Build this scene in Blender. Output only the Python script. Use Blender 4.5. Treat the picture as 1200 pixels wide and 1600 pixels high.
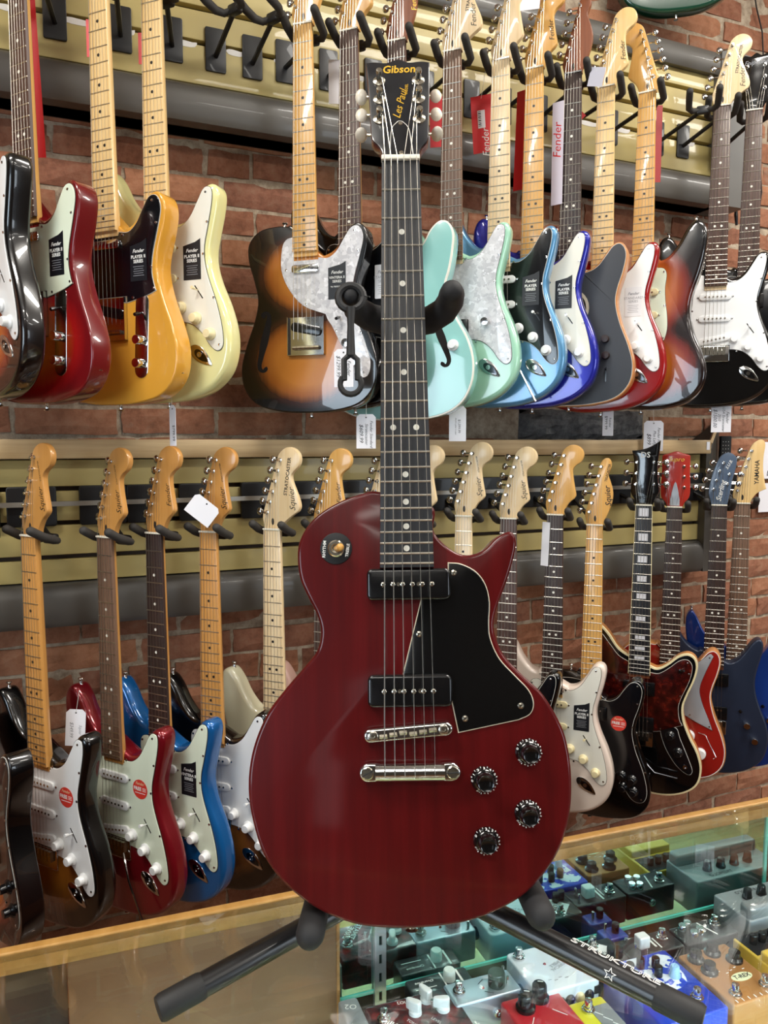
import bpy, bmesh, math, random
from mathutils import Vector, Matrix, Quaternion
for o in list(bpy.data.objects): bpy.data.objects.remove(o, do_unlink=True)
SC = bpy.context.scene; COL = SC.collection
rnd = random.Random(7)
D2R = math.radians
# ---------------------------------------------------------------- camera
FPX = 1230.0; HEAD = D2R(23.7); PIT = D2R(5.1)
CAM = Vector((0, -1.88, 1.58))
FW = Vector((math.sin(HEAD)*math.cos(PIT), math.cos(HEAD)*math.cos(PIT), -math.sin(PIT)))
RT = Vector((math.cos(HEAD), -math.sin(HEAD), 0)); UP = RT.cross(FW)
cd = bpy.data.cameras.new('camera'); cam = bpy.data.objects.new('camera', cd); COL.objects.link(cam)
cd.sensor_fit = 'VERTICAL'; cd.sensor_height = 24; cd.lens = FPX/1600*24; cd.clip_start = .02; cd.clip_end = 60
cam.location = CAM; cam.rotation_euler = FW.to_track_quat('-Z', 'Y').to_euler()
SC.camera = cam
SC.view_settings.view_transform = 'Standard'; SC.view_settings.look = 'None'
SC.view_settings.gamma = 1.0; SC.view_settings.use_curve_mapping = False
SC.view_settings.exposure = 0.28
# ---------------------------------------------------------------- world and ceiling lights
W = bpy.data.worlds.new('world'); SC.world = W; W.use_nodes = True
W.node_tree.nodes['Background'].inputs[0].default_value = (.95, .97, 1, 1)
W.node_tree.nodes['Background'].inputs[1].default_value = .08
CEIL = 3.35
LAMPS = [(x, y) for y in (-1.3, -3.15, -4.6) for x in (-.95, 1.5, 3.5)]
LAMP_W = {-1.3: 40.0, -3.15: 23.0, -4.6: 8.0}
for i, (x, y) in enumerate(LAMPS):
    l = bpy.data.lights.new('ceiling_tube_light', 'AREA'); l.shape = 'RECTANGLE'; l.size = 1.15; l.size_y = .26
    l.energy = LAMP_W[y]; l.color = (1.0, .955, .88)
    lo = bpy.data.objects.new('ceiling_tube_light', l); COL.objects.link(lo); lo.location = (x, y, CEIL-.075)

def ray(px, py): return FW + RT*((px-600)/FPX) - UP*((py-800)/FPX)
def at_y(px, py, Y):
    d = ray(px, py); return CAM + d*((Y-CAM.y)/d.y)
def at_z(px, py, z):
    d = ray(px, py); return CAM + d*((z-CAM.z)/d.z)
def proj(P):
    v = Vector(P)-CAM; D = v.dot(FW); return (600+FPX*v.dot(RT)/D, 800-FPX*v.dot(UP)/D, D)

# ---------------------------------------------------------------- materials
def lin(h):
    h = h.lstrip('#'); c = [int(h[i:i+2], 16)/255 for i in (0, 2, 4)]
    return tuple((x/12.92 if x <= .04045 else ((x+.055)/1.055)**2.4) for x in c)+(1,)
MATS = {}
def nodes(name):
    m = bpy.data.materials.new(name); m.use_nodes = True; nt = m.node_tree
    b = nt.nodes['Principled BSDF']; MATS[name] = m
    return m, nt, b
def setb(b, rough=.5, metal=0, coat=0, spec=.5, coat_r=.04):
    b.inputs['Roughness'].default_value = rough; b.inputs['Metallic'].default_value = metal
    b.inputs['Coat Weight'].default_value = coat; b.inputs['Coat Roughness'].default_value = coat_r
    b.inputs['Specular IOR Level'].default_value = spec
def P(name, col, rough=.5, metal=0, coat=0, spec=.5):
    if name in MATS: return MATS[name]
    m, nt, b = nodes(name); b.inputs['Base Color'].default_value = lin(col); setb(b, rough, metal, coat, spec); return m
def ramp(nt, stops, interp='LINEAR'):
    r = nt.nodes.new('ShaderNodeValToRGB'); e = r.color_ramp.elements; r.color_ramp.interpolation = interp
    while len(e) < len(stops): e.new(.5)
    for k, (p, c) in zip(e, stops): k.position = p; k.color = lin(c) if isinstance(c, str) else c
    return r
def noise(nt, scale, detail=4, vec=None, rough=.6):
    n = nt.nodes.new('ShaderNodeTexNoise'); n.inputs['Scale'].default_value = scale; n.inputs['Detail'].default_value = detail
    n.inputs['Roughness'].default_value = rough
    if vec is not None: nt.links.new(vec, n.inputs['Vector'])
    return n
def objco(nt, scale=(1, 1, 1)):
    t = nt.nodes.new('ShaderNodeTexCoord'); mp = nt.nodes.new('ShaderNodeMapping'); mp.inputs['Scale'].default_value = scale
    nt.links.new(t.outputs['Object'], mp.inputs['Vector']); return mp.outputs['Vector']
def bump(nt, b, src, strength=.3, dist=.002):
    n = nt.nodes.new('ShaderNodeBump'); n.inputs['Strength'].default_value = strength; n.inputs['Distance'].default_value = dist
    nt.links.new(src, n.inputs['Height']); nt.links.new(n.outputs['Normal'], b.inputs['Normal'])
def wood(name, c1, c2, scale=(60, 4, 60), rough=.4, coat=0, det=5, bmp=0):
    if name in MATS: return MATS[name]
    m, nt, b = nodes(name); n = noise(nt, 1, det, objco(nt, scale))
    r = ramp(nt, [(.3, c1), (.7, c2)]); nt.links.new(n.outputs['Fac'], r.inputs[0]); nt.links.new(r.outputs[0], b.inputs['Base Color'])
    setb(b, rough, 0, coat)
    if bmp: bump(nt, b, n.outputs['Fac'], bmp, .001)
    return m
def mottled(name, stops, scale=40, rough=.3, coat=.8, kind='noise', det=3):
    if name in MATS: return MATS[name]
    m, nt, b = nodes(name); v = objco(nt)
    if kind == 'voro':
        n0 = noise(nt, scale*.7, 2, v); mx = nt.nodes.new('ShaderNodeVectorMath'); mx.operation = 'MULTIPLY_ADD'
        nt.links.new(n0.outputs['Color'], mx.inputs[0]); mx.inputs[1].default_value = (.02, .02, .02); nt.links.new(v, mx.inputs[2])
        n = nt.nodes.new('ShaderNodeTexVoronoi'); n.inputs['Scale'].default_value = scale; nt.links.new(mx.outputs[0], n.inputs['Vector'])
        s = nt.nodes.new('ShaderNodeSeparateColor'); nt.links.new(n.outputs['Color'], s.inputs[0]); src = s.outputs[0]
    else:
        n = noise(nt, scale, det, v); src = n.outputs['Fac']
    r = ramp(nt, stops); nt.links.new(src, r.inputs[0]); nt.links.new(r.outputs[0], b.inputs['Base Color']); setb(b, rough, 0, coat); return m
def burst(name, stops, ells, grain=.05):
    """sunburst lacquer: colour follows how far a point lies from the middle of the body"""
    if name in MATS: return MATS[name]
    m, nt, b = nodes(name); t = nt.nodes.new('ShaderNodeTexCoord'); ds = []
    for (cx, cy, rx, ry) in ells:
        mp = nt.nodes.new('ShaderNodeMapping'); mp.inputs['Location'].default_value = (-cx/rx, -cy/ry, 0); mp.inputs['Scale'].default_value = (1/rx, 1/ry, 0)
        nt.links.new(t.outputs['Object'], mp.inputs['Vector'])
        l = nt.nodes.new('ShaderNodeVectorMath'); l.operation = 'LENGTH'; nt.links.new(mp.outputs[0], l.inputs[0]); ds.append(l.outputs['Value'])
    mn = nt.nodes.new('ShaderNodeMath'); mn.operation = 'SMOOTH_MIN'; mn.inputs[2].default_value = .35
    nt.links.new(ds[0], mn.inputs[0]); nt.links.new(ds[1], mn.inputs[1])
    n = noise(nt, 1, 4, objco(nt, (90, 5, 90))); ad = nt.nodes.new('ShaderNodeMath'); ad.operation = 'MULTIPLY_ADD'
    nt.links.new(n.outputs['Fac'], ad.inputs[0]); ad.inputs[1].default_value = grain*2; nt.links.new(mn.outputs[0], ad.inputs[2])
    sc = nt.nodes.new('ShaderNodeMath'); sc.operation = 'MULTIPLY'; sc.inputs[1].default_value = .8; nt.links.new(ad.outputs[0], sc.inputs[0])
    r = ramp(nt, stops); nt.links.new(sc.outputs[0], r.inputs[0]); nt.links.new(r.outputs[0], b.inputs['Base Color']); setb(b, .25, 0, 1, .5, .02); return m
def glass(name, tint, refl=1.0, ior=1.5):
    m = bpy.data.materials.new(name); m.use_nodes = True; nt = m.node_tree; nt.nodes.clear(); MATS[name] = m
    o = nt.nodes.new('ShaderNodeOutputMaterial'); mx = nt.nodes.new('ShaderNodeMixShader'); fr = nt.nodes.new('ShaderNodeFresnel'); fr.inputs[0].default_value = ior
    t = nt.nodes.new('ShaderNodeBsdfTransparent'); t.inputs[0].default_value = tint; g = nt.nodes.new('ShaderNodeBsdfGlossy'); g.inputs['Roughness'].default_value = .0
    g.inputs[0].default_value = (refl, refl, refl, 1)
    nt.links.new(fr.outputs[0], mx.inputs[0]); nt.links.new(t.outputs[0], mx.inputs[1]); nt.links.new(g.outputs[0], mx.inputs[2]); nt.links.new(mx.outputs[0], o.inputs[0]); return m
def emis(name, col, st):
    m, nt, b = nodes(name); b.inputs['Emission Color'].default_value = col; b.inputs['Emission Strength'].default_value = st; return m

MET = P('chrome', '#d9d9d8', .12, 1); NIC = P('aged_nickel', '#c9c3b4', .22, 1); STR = P('string_steel', '#b9b4aa', .3, 1)
FRT = P('fret_wire', '#c9c5bb', .3, 1); BLK = P('black_plastic', '#0b0b0d', .25, 0, .3); FOAM = P('foam_rubber', '#1a1a1c', .72)
FOAMB = P('brown_foam', '#2e2723', .8); BMET = P('black_painted_steel', '#101012', .42, 0, .1); WPL = P('white_plastic', '#e9eaea', .35, 0, .3)
CRM = P('cream_plastic', '#e3d5a8', .38, 0, .2); MINT = P('mint_plastic', '#dfe8d2', .35, 0, .3); PARCH = P('parchment_plastic', '#e6e4d8', .35, 0, .3)
BGD = P('black_guard', '#0a0b0f', .18, 0, .6); DKPLY = P('dark_ply_edge', '#26241f', .4); WPLY = P('white_ply_edge', '#d9d6cd', .4)
PEARL = mottled('white_pearloid', [(.1, '#c4c4ca'), (.5, '#d6d6da'), (.85, '#e2e2e6'), (.98, '#f0f0f5')], 120, .25, .8, 'voro')
TORT = mottled('tortoise_shell', [(.3, '#140404'), (.5, '#350a08'), (.64, '#54140d'), (.8, '#86401f')], 48, .2, .8, det=5)
MAPLE = wood('amber_maple', '#d39c50', '#e0b169', (70, 3, 70), .3, .5)
MAPLE_O = wood('orange_maple', '#c58b45', '#d29a57', (70, 3, 70), .3, .5)
MAPLE_P = wood('pale_maple', '#dcbd8d', '#ecd6ae', (70, 3, 70), .35, .3)
MAPLE_M = wood('natural_maple', '#dfb878', '#ebcb92', (70, 3, 70), .35, .3)
ROSE = wood('rosewood', '#3a2822', '#5b4036', (160, 5, 160), .45, 0, 6)
ROSE_D = wood('dark_rosewood', '#271a17', '#3d2a24', (160, 5, 160), .45, 0, 6)
LAUREL = wood('laurel_wood', '#5a4233', '#7c5d48', (160, 5, 160), .5, 0, 6)
EBONY = wood('ebony_board', '#17171a', '#26262a', (200, 6, 200), .42, 0, 6)
MAHOG = wood('brown_mahogany', '#6e3b22', '#8a4f30', (90, 5, 90), .4, .2)
NATEDGE = wood('natural_edge', '#b5763f', '#c98b52', (40, 40, 8), .35, .4)
DOTW = P('pearl_dot', '#e9e6da', .3); DOTB = P('black_dot', '#17110c', .4); BONE = P('bone_nut', '#ece6d4', .45)
PAPER = P('white_card', '#eeeef4', .75); INK = P('black_ink', '#20242c', .7); REDCARD = P('red_card', '#cf2027', .45); GOLDINK = P('gold_ink', '#e0b23a', .35, .3)
STICK = P('black_sticker', '#101218', .4); WINK = P('white_ink', '#e6e6e2', .5); REDST = P('red_sticker', '#d3392c', .45); GREYINK = P('grey_ink', '#8b8d93', .6)
BROWNINK = P('brown_ink', '#4a3520', .6); DARKDEC = P('black_decal', '#1c1712', .5)

# ---------------------------------------------------------------- mesh helpers
def catmull(pts, n=5, closed=True):
    """points (x, y) or (x, y, 1): the 1 marks a sharp corner"""
    out = []; N = len(pts)
    for i in range(N if closed else N-1):
        p0, p1, p2, p3 = pts[(i-1) % N], pts[i], pts[(i+1) % N], pts[(i+2) % N]
        v = lambda p: Vector((p[0], p[1]))
        s1 = len(p1) > 2 or (not closed and i == 0); s2 = len(p2) > 2 or (not closed and i == N-2)
        a, b = v(p1), v(p2)
        m1 = (b-a) if s1 else (b-v(p0))*.5; m2 = (b-a) if s2 else (v(p3)-a)*.5
        k = 1 if (s1 and s2) else n
        for j in range(k):
            t = j/k; t2 = t*t; t3 = t2*t
            out.append(a*(2*t3-3*t2+1)+m1*(t3-2*t2+t)+b*(-2*t3+3*t2)+m2*(t3-t2))
    if not closed: out.append(Vector((pts[-1][0], pts[-1][1])))
    return out
def mm(pts): return [(p[0]/1000, p[1]/1000)+tuple(p[2:]) for p in pts]
def offset(poly, d):
    N = len(poly); out = []
    for i in range(N):
        a, b, c = poly[i-1], poly[i], poly[(i+1) % N]
        e1 = (b-a); e2 = (c-b)
        if e1.length < 1e-9: e1 = e2
        if e2.length < 1e-9: e2 = e1
        n1 = Vector((-e1.y, e1.x)).normalized(); n2 = Vector((-e2.y, e2.x)).normalized()
        n = n1+n2
        if n.length < 1e-6: n = n1
        n.normalize(); c_ = max(.45, n.dot(n1)); out.append(b+n*(d/c_))
    return out
def circle(cx, cy, r, n=16, ry=None): return [Vector((cx+r*math.cos(2*math.pi*i/n), cy+(ry or r)*math.sin(2*math.pi*i/n))) for i in range(n)]
def rrect(x0, y0, x1, y1, r, n=3):
    o = []
    for cx, cy, a0 in ((x1-r, y1-r, 0), (x0+r, y1-r, 90), (x0+r, y0+r, 180), (x1-r, y0+r, 270)):
        for k in range(n+1):
            a = D2R(a0+90*k/n); o.append(Vector((cx+r*math.cos(a), cy+r*math.sin(a))))
    return o

class MB:
    def __init__(s): s.v = []; s.f = []; s.flat = set()
    def add(s, vs, fs, flat=()):
        b = len(s.v); s.v += [tuple(x) for x in vs]
        for i, f in enumerate(fs):
            if i in flat: s.flat.add(len(s.f))
            s.f.append(tuple(b+k for k in f))
        return s
    def box(s, x0, x1, y0, y1, z0, z1):
        return s.add([(x, y, z) for x in (x0, x1) for y in (y0, y1) for z in (z0, z1)],
                     [(0, 1, 3, 2), (4, 6, 7, 5), (0, 4, 5, 1), (2, 3, 7, 6), (0, 2, 6, 4), (1, 5, 7, 3)])
    def rings(s, rings, cap0=True, cap1=True):
        n = len(rings[0]); vs = [p for r in rings for p in r]; fs = []
        for i in range(len(rings)-1):
            for j in range(n):
                k = (j+1) % n; fs.append((i*n+j, i*n+k, (i+1)*n+k, (i+1)*n+j))
        flat = []
        if cap0: flat.append(len(fs)); fs.append(tuple(range(n))[::-1])
        if cap1: flat.append(len(fs)); fs.append(tuple((len(rings)-1)*n+j for j in range(n)))
        return s.add(vs, fs, flat)
    def slab(s, poly, z0, z1, rf=0., rb=0., seg=4):
        """outline in the xy plane, front (z1) and back (z0) edges rounded"""
        area = sum(poly[i-1].x*poly[i].y-poly[i].x*poly[i-1].y for i in range(len(poly)))
        if area < 0: poly = poly[::-1]
        prof = []
        if rb > 0:
            for k in range(seg+1):
                a = math.pi/2*k/seg; prof.append((rb*(1-math.sin(a)), z0+rb*(1-math.cos(a))))
        else: prof.append((0, z0))
        if rf > 0:
            for k in range(seg+1):
                a = math.pi/2*k/seg; prof.append((rf*(1-math.cos(a)), z1-rf*(1-math.sin(a))))
        else: prof.append((0, z1))
        return s.rings([[(p.x, p.y, z) for p in (offset(poly, d) if d > 1e-6 else poly)] for d, z in prof])
    def tube(s, path, r, n=8, caps=True, round_end=False):
        path = [Vector(p) for p in path]; rr = list(r) if isinstance(r, (list, tuple)) else [r]*len(path)
        if round_end:
            for e in (0, -1):
                a, b = (path[0], path[1]) if e == 0 else (path[-1], path[-2])
                d = (a-b).normalized(); R0 = rr[e]; ext = [(a+d*R0*math.sin(t), R0*math.cos(t)) for t in (.5, 1.0, 1.4)]
                for q, qr in ext:
                    if e == 0: path.insert(0, q); rr.insert(0, qr)
                    else: path.append(q); rr.append(qr)
        N = len(path); T = [(path[min(i+1, N-1)]-path[max(i-1, 0)]).normalized() for i in range(N)]
        ref = Vector((0, 0, 1)) if abs(T[0].z) < .9 else Vector((1, 0, 0)); nrm = (ref-T[0]*ref.dot(T[0])).normalized(); rings = []
        for i in range(N):
            nrm = (nrm-T[i]*nrm.dot(T[i])).normalized(); bn = T[i].cross(nrm)
            rings.append([path[i]+(nrm*math.cos(2*math.pi*j/n)+bn*math.sin(2*math.pi*j/n))*rr[i] for j in range(n)])
        return s.rings(rings, caps, caps)
    def lathe(s, prof, n=16, c=(0, 0, 0)):
        return s.rings([[(c[0]+r*math.cos(2*math.pi*j/n), c[1]+r*math.sin(2*math.pi*j/n), c[2]+z) for j in range(n)] for r, z in prof])
    def ball(s, c, r, n=10, sc=(1, 1, 1)):
        m = 6; return s.rings([[(c[0]+sc[0]*r*math.sin(math.pi*i/m)*math.cos(2*math.pi*j/n), c[1]+sc[1]*r*math.sin(math.pi*i/m)*math.sin(2*math.pi*j/n), c[2]-sc[2]*r*math.cos(math.pi*i/m)) for j in range(n)] for i in [.06]+list(range(1, m))+[m-.06]])
    def mesh(s, name, smooth=True):
        me = bpy.data.meshes.new(name); me.from_pydata(s.v, [], s.f); me.materials.append(None)
        if smooth:
            fl = [True]*len(s.f)
            for i in s.flat: fl[i] = False
            me.polygons.foreach_set('use_smooth', fl); me.update(); me.set_sharp_from_angle(angle=D2R(38))
        else: me.update()
        return me
CACHE = {}
def cached(key, fn):
    if key not in CACHE: CACHE[key] = fn()
    return CACHE[key]
def obj(name, me, mat, parent=None, loc=None, rot=None, scale=None, M=None):
    if isinstance(me, MB): me = me.mesh(name)
    o = bpy.data.objects.new(name, me); COL.objects.link(o)
    if mat is not None and len(me.materials):
        o.material_slots[0].link = 'OBJECT'; o.material_slots[0].material = mat
    if parent is not None: o.parent = parent
    if M is not None: o.matrix_basis = M
    else:
        if loc is not None: o.location = loc
        if rot is not None: o.rotation_euler = rot
        if scale is not None: o.scale = scale
    return o
def tag(o, label, cat, group=None):
    o['label'] = label; o['category'] = cat
    if group: o['group'] = group
    return o
def thing(name, label, cat, M=None, group=None, loc=None):
    o = bpy.data.objects.new(name, None); COL.objects.link(o); o.empty_display_size = .05
    if M is not None: o.matrix_basis = M
    if loc is not None: o.location = loc
    return tag(o, label, cat, group)
def struct(name, me, mat, parent=None, **k):
    o = obj(name, me, mat, parent, **k)
    if parent is None: o['kind'] = 'structure'
    return o
def unit_rod(n=8): return cached(('rod', n), lambda: MB().rings([[(math.cos(2*math.pi*j/n), math.sin(2*math.pi*j/n), z) for j in range(n)] for z in (0, 1)]).mesh('rod'))
def rod(name, a, b, r, mat, parent, n=8):
    a, b = Vector(a), Vector(b); d = b-a
    M = Matrix.Translation(a) @ Vector((0, 0, 1)).rotation_difference(d).to_matrix().to_4x4() @ Matrix.Diagonal((r, r, d.length, 1))
    return obj(name, unit_rod(n), mat, parent, M=M)
def unit_box(): return cached('ubox', lambda: MB().box(-.5, .5, -.5, .5, -.5, .5).mesh('box', False))
def bx(name, c, s, mat, parent=None, rot=None): return obj(name, unit_box(), mat, parent, loc=c, scale=s, rot=rot)
def bev_box(key, x0, x1, y0, y1, z0, z1, r=.003, rc=.004): return cached(('bb', key), lambda: MB().slab(rrect(x0, y0, x1, y1, rc), z0, z1, r, r, 3).mesh('bevelled_box'))
def text(name, s, size, mat, parent, loc=(0, 0, 0), rot=0., shear=0., bold=0., xs=1., ext=.0001, M=None):
    def mk():
        c = bpy.data.curves.new('t', 'FONT'); c.body = s; c.size = 1; c.shear = shear; c.offset = bold; c.align_x = 'CENTER'; c.align_y = 'CENTER'
        c.resolution_u = 2; c.extrude = .0; c.space_line = .85
        t = bpy.data.objects.new('t', c); COL.objects.link(t)
        me = bpy.data.meshes.new_from_object(t); bpy.data.objects.remove(t); bpy.data.curves.remove(c)
        if not len(me.materials): me.materials.append(None)
        return me
    me = cached(('txt', s, shear, bold), mk)
    X = Matrix.Translation(loc) @ Matrix.Rotation(rot, 4, 'Z') @ Matrix.Diagonal((size*xs, size, size, 1))
    if M is not None: X = M @ X
    return obj(name, me, mat, parent, M=X)
# ================================================================ the room
def brick_mat():
    m, nt, b = nodes('old_red_brick'); oi = nt.nodes.new('ShaderNodeObjectInfo'); ge = nt.nodes.new('ShaderNodeNewGeometry')
    a = nt.nodes.new('ShaderNodeMath'); nt.links.new(oi.outputs['Random'], a.inputs[0]); nt.links.new(ge.outputs['Random Per Island'], a.inputs[1])
    fr = nt.nodes.new('ShaderNodeMath'); fr.operation = 'FRACT'; nt.links.new(a.outputs[0], fr.inputs[0])
    r = ramp(nt, [(0, '#7f5340'), (.25, '#986749'), (.5, '#8a5c44'), (.7, '#aa7856'), (.85, '#9c6c50'), (1, '#724c3d')]); nt.links.new(fr.outputs[0], r.inputs[0])
    n = noise(nt, 38, 6, ge.outputs['Position'], .7); n2 = noise(nt, 9, 4, ge.outputs['Position'])
    r2 = ramp(nt, [(.32, '#4a2f29'), (.5, '#a8705a'), (.72, '#c09a80')]); nt.links.new(n.outputs['Fac'], r2.inputs[0])
    mx = nt.nodes.new('ShaderNodeMix'); mx.data_type = 'RGBA'; mx.inputs[0].default_value = .32
    nt.links.new(r.outputs[0], mx.inputs[6]); nt.links.new(r2.outputs[0], mx.inputs[7])
    r3 = ramp(nt, [(.62, (0, 0, 0, 1)), (.72, (.6, .6, .6, 1))]); nt.links.new(n2.outputs['Fac'], r3.inputs[0])
    mx2 = nt.nodes.new('ShaderNodeMix'); mx2.data_type = 'RGBA'; nt.links.new(r3.outputs[0], mx2.inputs[0]); nt.links.new(mx.outputs[2], mx2.inputs[6]); mx2.inputs[7].default_value = lin('#9c8471')
    nt.links.new(mx2.outputs[2], b.inputs['Base Color']); setb(b, .88, 0, 0, .25); bump(nt, b, n.outputs['Fac'], .6, .004); return m
BRICK = brick_mat()
def rough_mat(name, stops, scale, b_=.6, dist=.004, rough=.9):
    m, nt, b = nodes(name); ge = nt.nodes.new('ShaderNodeNewGeometry'); n = noise(nt, scale, 6, ge.outputs['Position'], .7)
    r = ramp(nt, stops); nt.links.new(n.outputs['Fac'], r.inputs[0]); nt.links.new(r.outputs[0], b.inputs['Base Color']); setb(b, rough, 0, 0, .25); bump(nt, b, n.outputs['Fac'], b_, dist); return m
MORTAR = rough_mat('lime_mortar', [(.3, '#857261'), (.55, '#b3a28c'), (.75, '#c8baa6')], 45, .8, .006)
STONE = rough_mat('grey_stone', [(.3, '#3c3c3e'), (.5, '#606061'), (.72, '#828280')], 22, 1, .012)
X0, X1, YB = -3.2, 4.6, -6.0
def grid_wall():
    b = MB(); nx, nz = 150, 90; xs = [X0+(X1-X0)*i/nx for i in range(nx+1)]; zs = [CEIL*j/nz for j in range(nz+1)]
    vs = [(x, .0052+rnd.uniform(-.0016, .0016), z) for z in zs for x in xs]
    fs = [(j*(nx+1)+i, j*(nx+1)+i+1, (j+1)*(nx+1)+i+1, (j+1)*(nx+1)+i) for j in range(nz) for i in range(nx)]
    b.add(vs, fs); b.add([(X0, .2, 0), (X1, .2, 0), (X1, .2, CEIL), (X0, .2, CEIL)], [(0, 1, 2, 3)]); return b.mesh('wall_back')
wall_back = struct('wall_back', grid_wall(), MORTAR)
def brick_mesh(w, h, seed):
    r = random.Random(seed); nx, nz = 5, 3; d = .09
    fr = [[(-w/2+w*i/nx+(r.uniform(-.0022, .0022)), -(.0+r.uniform(-.002, .0025))+(.0035 if i in (0, nx) or j in (0, nz) else 0), -h/2+h*j/nz+r.uniform(-.0016, .0016)) for i in range(nx+1)] for j in range(nz+1)]
    b = MB(); vs = [p for row in fr for p in row]; n = nx+1
    fs = [(j*n+i, j*n+i+1, (j+1)*n+i+1, (j+1)*n+i) for j in range(nz) for i in range(nx)]
    loop = [i for i in range(n)]+[j*n+nx for j in range(1, nz+1)]+[nz*n+i for i in range(nx-1, -1, -1)]+[j*n for j in range(nz-1, 0, -1)]
    base = len(vs); vs += [(vs[k][0], .045, vs[k][2]) for k in loop]; L = len(loop)
    fs += [(loop[(k+1) % L], loop[k], base+k, base+(k+1) % L) for k in range(L)]
    b.add(vs, fs); return b.mesh('brick', False)
CH, BL, BH = .0665, .208, .0565
STR_M = [brick_mesh(BL, BH, 10+i) for i in range(8)]; HEA_M = [brick_mesh(.097, BH, 40+i) for i in range(6)]
sx0, sz0 = at_y(812, 640, 0).x, at_y(900, 686, 0).z; sx1, sz1 = at_y(1006, 640, 0).x, at_y(900, 641, 0).z
def hidden(x, z):
    return (-1.3 < x < 2.0 and 2.25 < z < 2.72) or (-1.3 < x < 1.95 and 1.17 < z < 1.60)
cand = []; k = 0; z = .03
while z < CEIL-.05:
    header = (k % 6 == 3); L = .107 if header else .218
    x = X0 + (k % 2)*.109 + rnd.uniform(-.02, .02)
    while x < X1:
        jit = rnd.uniform(-.008, .008)
        if not (sx0-.1 < x < sx1+.1 and sz0-.03 < z < sz1+.03): cand.append((x, z+rnd.uniform(-.003, .003), header))
        x += L+jit*.5
    z += CH; k += 1
def score(c):
    p = proj((c[0], 0, c[1]))
    if p[2] < .2 or not (-60 < p[0] < 1260 and -30 < p[1] < 1480): return 0
    if hidden(c[0], c[1]): return .001
    return (.5 if c[2] else 1)/p[2]**2
cand.sort(key=score, reverse=True)
rest = MB()
for i, (x, z, hd) in enumerate(cand):
    me = rnd.choice(HEA_M if hd else STR_M); M = Matrix.Translation((x, rnd.uniform(-.004, .002), z)) @ Matrix.Rotation(rnd.uniform(-.012, .012), 4, 'Y')
    if i < 299 and score((x, z, hd)) > 0: obj('brick', me, BRICK, wall_back, M=M)
    else: rest.add([M @ v.co for v in me.vertices], [tuple(p.vertices) for p in me.polygons])
ro = obj('brickwork', rest.mesh('brickwork', False), BRICK, wall_back); ro['kind'] = 'stuff'
def stone_mesh():
    b = MB(); r = random.Random(3); nx, nz = 16, 6; w, h = sx1-sx0, sz1-sz0; vs = []
    for j in range(nz+1):
        for i in range(nx+1):
            e = i in (0, nx) or j in (0, nz); vs.append((-w/2+w*i/nx+r.uniform(-.003, .003), .004 if e else r.uniform(-.014, .0), -h/2+h*j/nz+r.uniform(-.003, .003)))
    n = nx+1; b.add(vs, [(j*n+i, j*n+i+1, (j+1)*n+i+1, (j+1)*n+i) for j in range(nz) for i in range(nx)]); b.box(-w/2, w/2, .004, .06, -h/2, h/2); return b.mesh('stone_block', False)
obj('stone_block', stone_mesh(), STONE, wall_back, loc=((sx0+sx1)/2, 0, (sz0+sz1)/2))['label'] = 'dark grey rough stone block set among the bricks'

PLAST = rough_mat('painted_plaster', [(.3, '#423a31'), (.7, '#4d453b')], 6, .05, .002, .8)
FLOORM = wood('floor_boards', '#5a3d28', '#7a573a', (3, 40, 3), .4, .2)
struct('floor', MB().box(X0, X1, YB, .2, -.1, 0).mesh('floor', False), FLOORM)
struct('ceiling', MB().box(X0, X1, YB, .2, CEIL, CEIL+.1).mesh('ceiling', False), P('ceiling_paint', '#dedbd2', .9))
struct('wall_left', MB().box(X0-.1, X0, YB, .2, 0, CEIL).mesh('wall_left', False), PLAST)
struct('wall_right', MB().box(X1, X1+.1, YB, .2, 0, CEIL).mesh('wall_right', False), PLAST)
struct('wall_front', MB().box(X0, X1, YB-.1, YB, 0, CEIL).mesh('wall_front', False), PLAST)
DAY = emis('daylight_pane', (.78, .89, 1, 1), 4.5); DAY2 = emis('dull_daylight_pane', (.85, .92, 1, 1), .5)
def shop_window(n, x0, x1, z0, z1, side, pm=None):
    w = x1-x0; M = Matrix.Translation(((x0+x1)/2, YB+.01, (z0+z1)/2)) if side == 'f' else Matrix.Translation((X0+.01, (x0+x1)/2, (z0+z1)/2)) @ Matrix.Rotation(-math.pi/2, 4, 'Z')
    h = (z1-z0)/2; f = MB().box(-w/2-.06, w/2+.06, -.0, .05, h, h+.07).box(-w/2-.06, w/2+.06, -.0, .05, -h-.07, -h).box(-w/2-.06, -w/2, 0, .05, -h, h).box(w/2, w/2+.06, 0, .05, -h, h).mesh('window', False)
    o = struct('window_%d' % n, f, P('window_frame_paint', '#3a3630', .5), M=M); obj('pane', MB().box(-w/2, w/2, 0, .012, -h, h).mesh('pane', False), pm or DAY, o)
shop_window(1, -3.15, -2.66, .25, 2.2, 'f', DAY2); shop_window(2, -4.0, -2.2, .9, 2.4, 'l', emis('bright_daylight_pane', (.70, .86, 1, 1), 6.0)); shop_window(3, 2.2, 4.2, .9, 2.4, 'f')
for i, (x, y) in enumerate(LAMPS):
    t = thing('ceiling_light', 'white ceiling light panel, number of row and column from the brick wall: %s, %s' % (('first', 'second', 'third')[i//3], ('left', 'middle', 'right')[i % 3]), 'light', group='ceiling light panels', loc=(x, y, CEIL-.06))
    obj('housing', MB().box(-.62, .62, -.17, .17, .0, .06).mesh('housing', False), P('lamp_housing', '#e8e8e4', .5), t)

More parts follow.
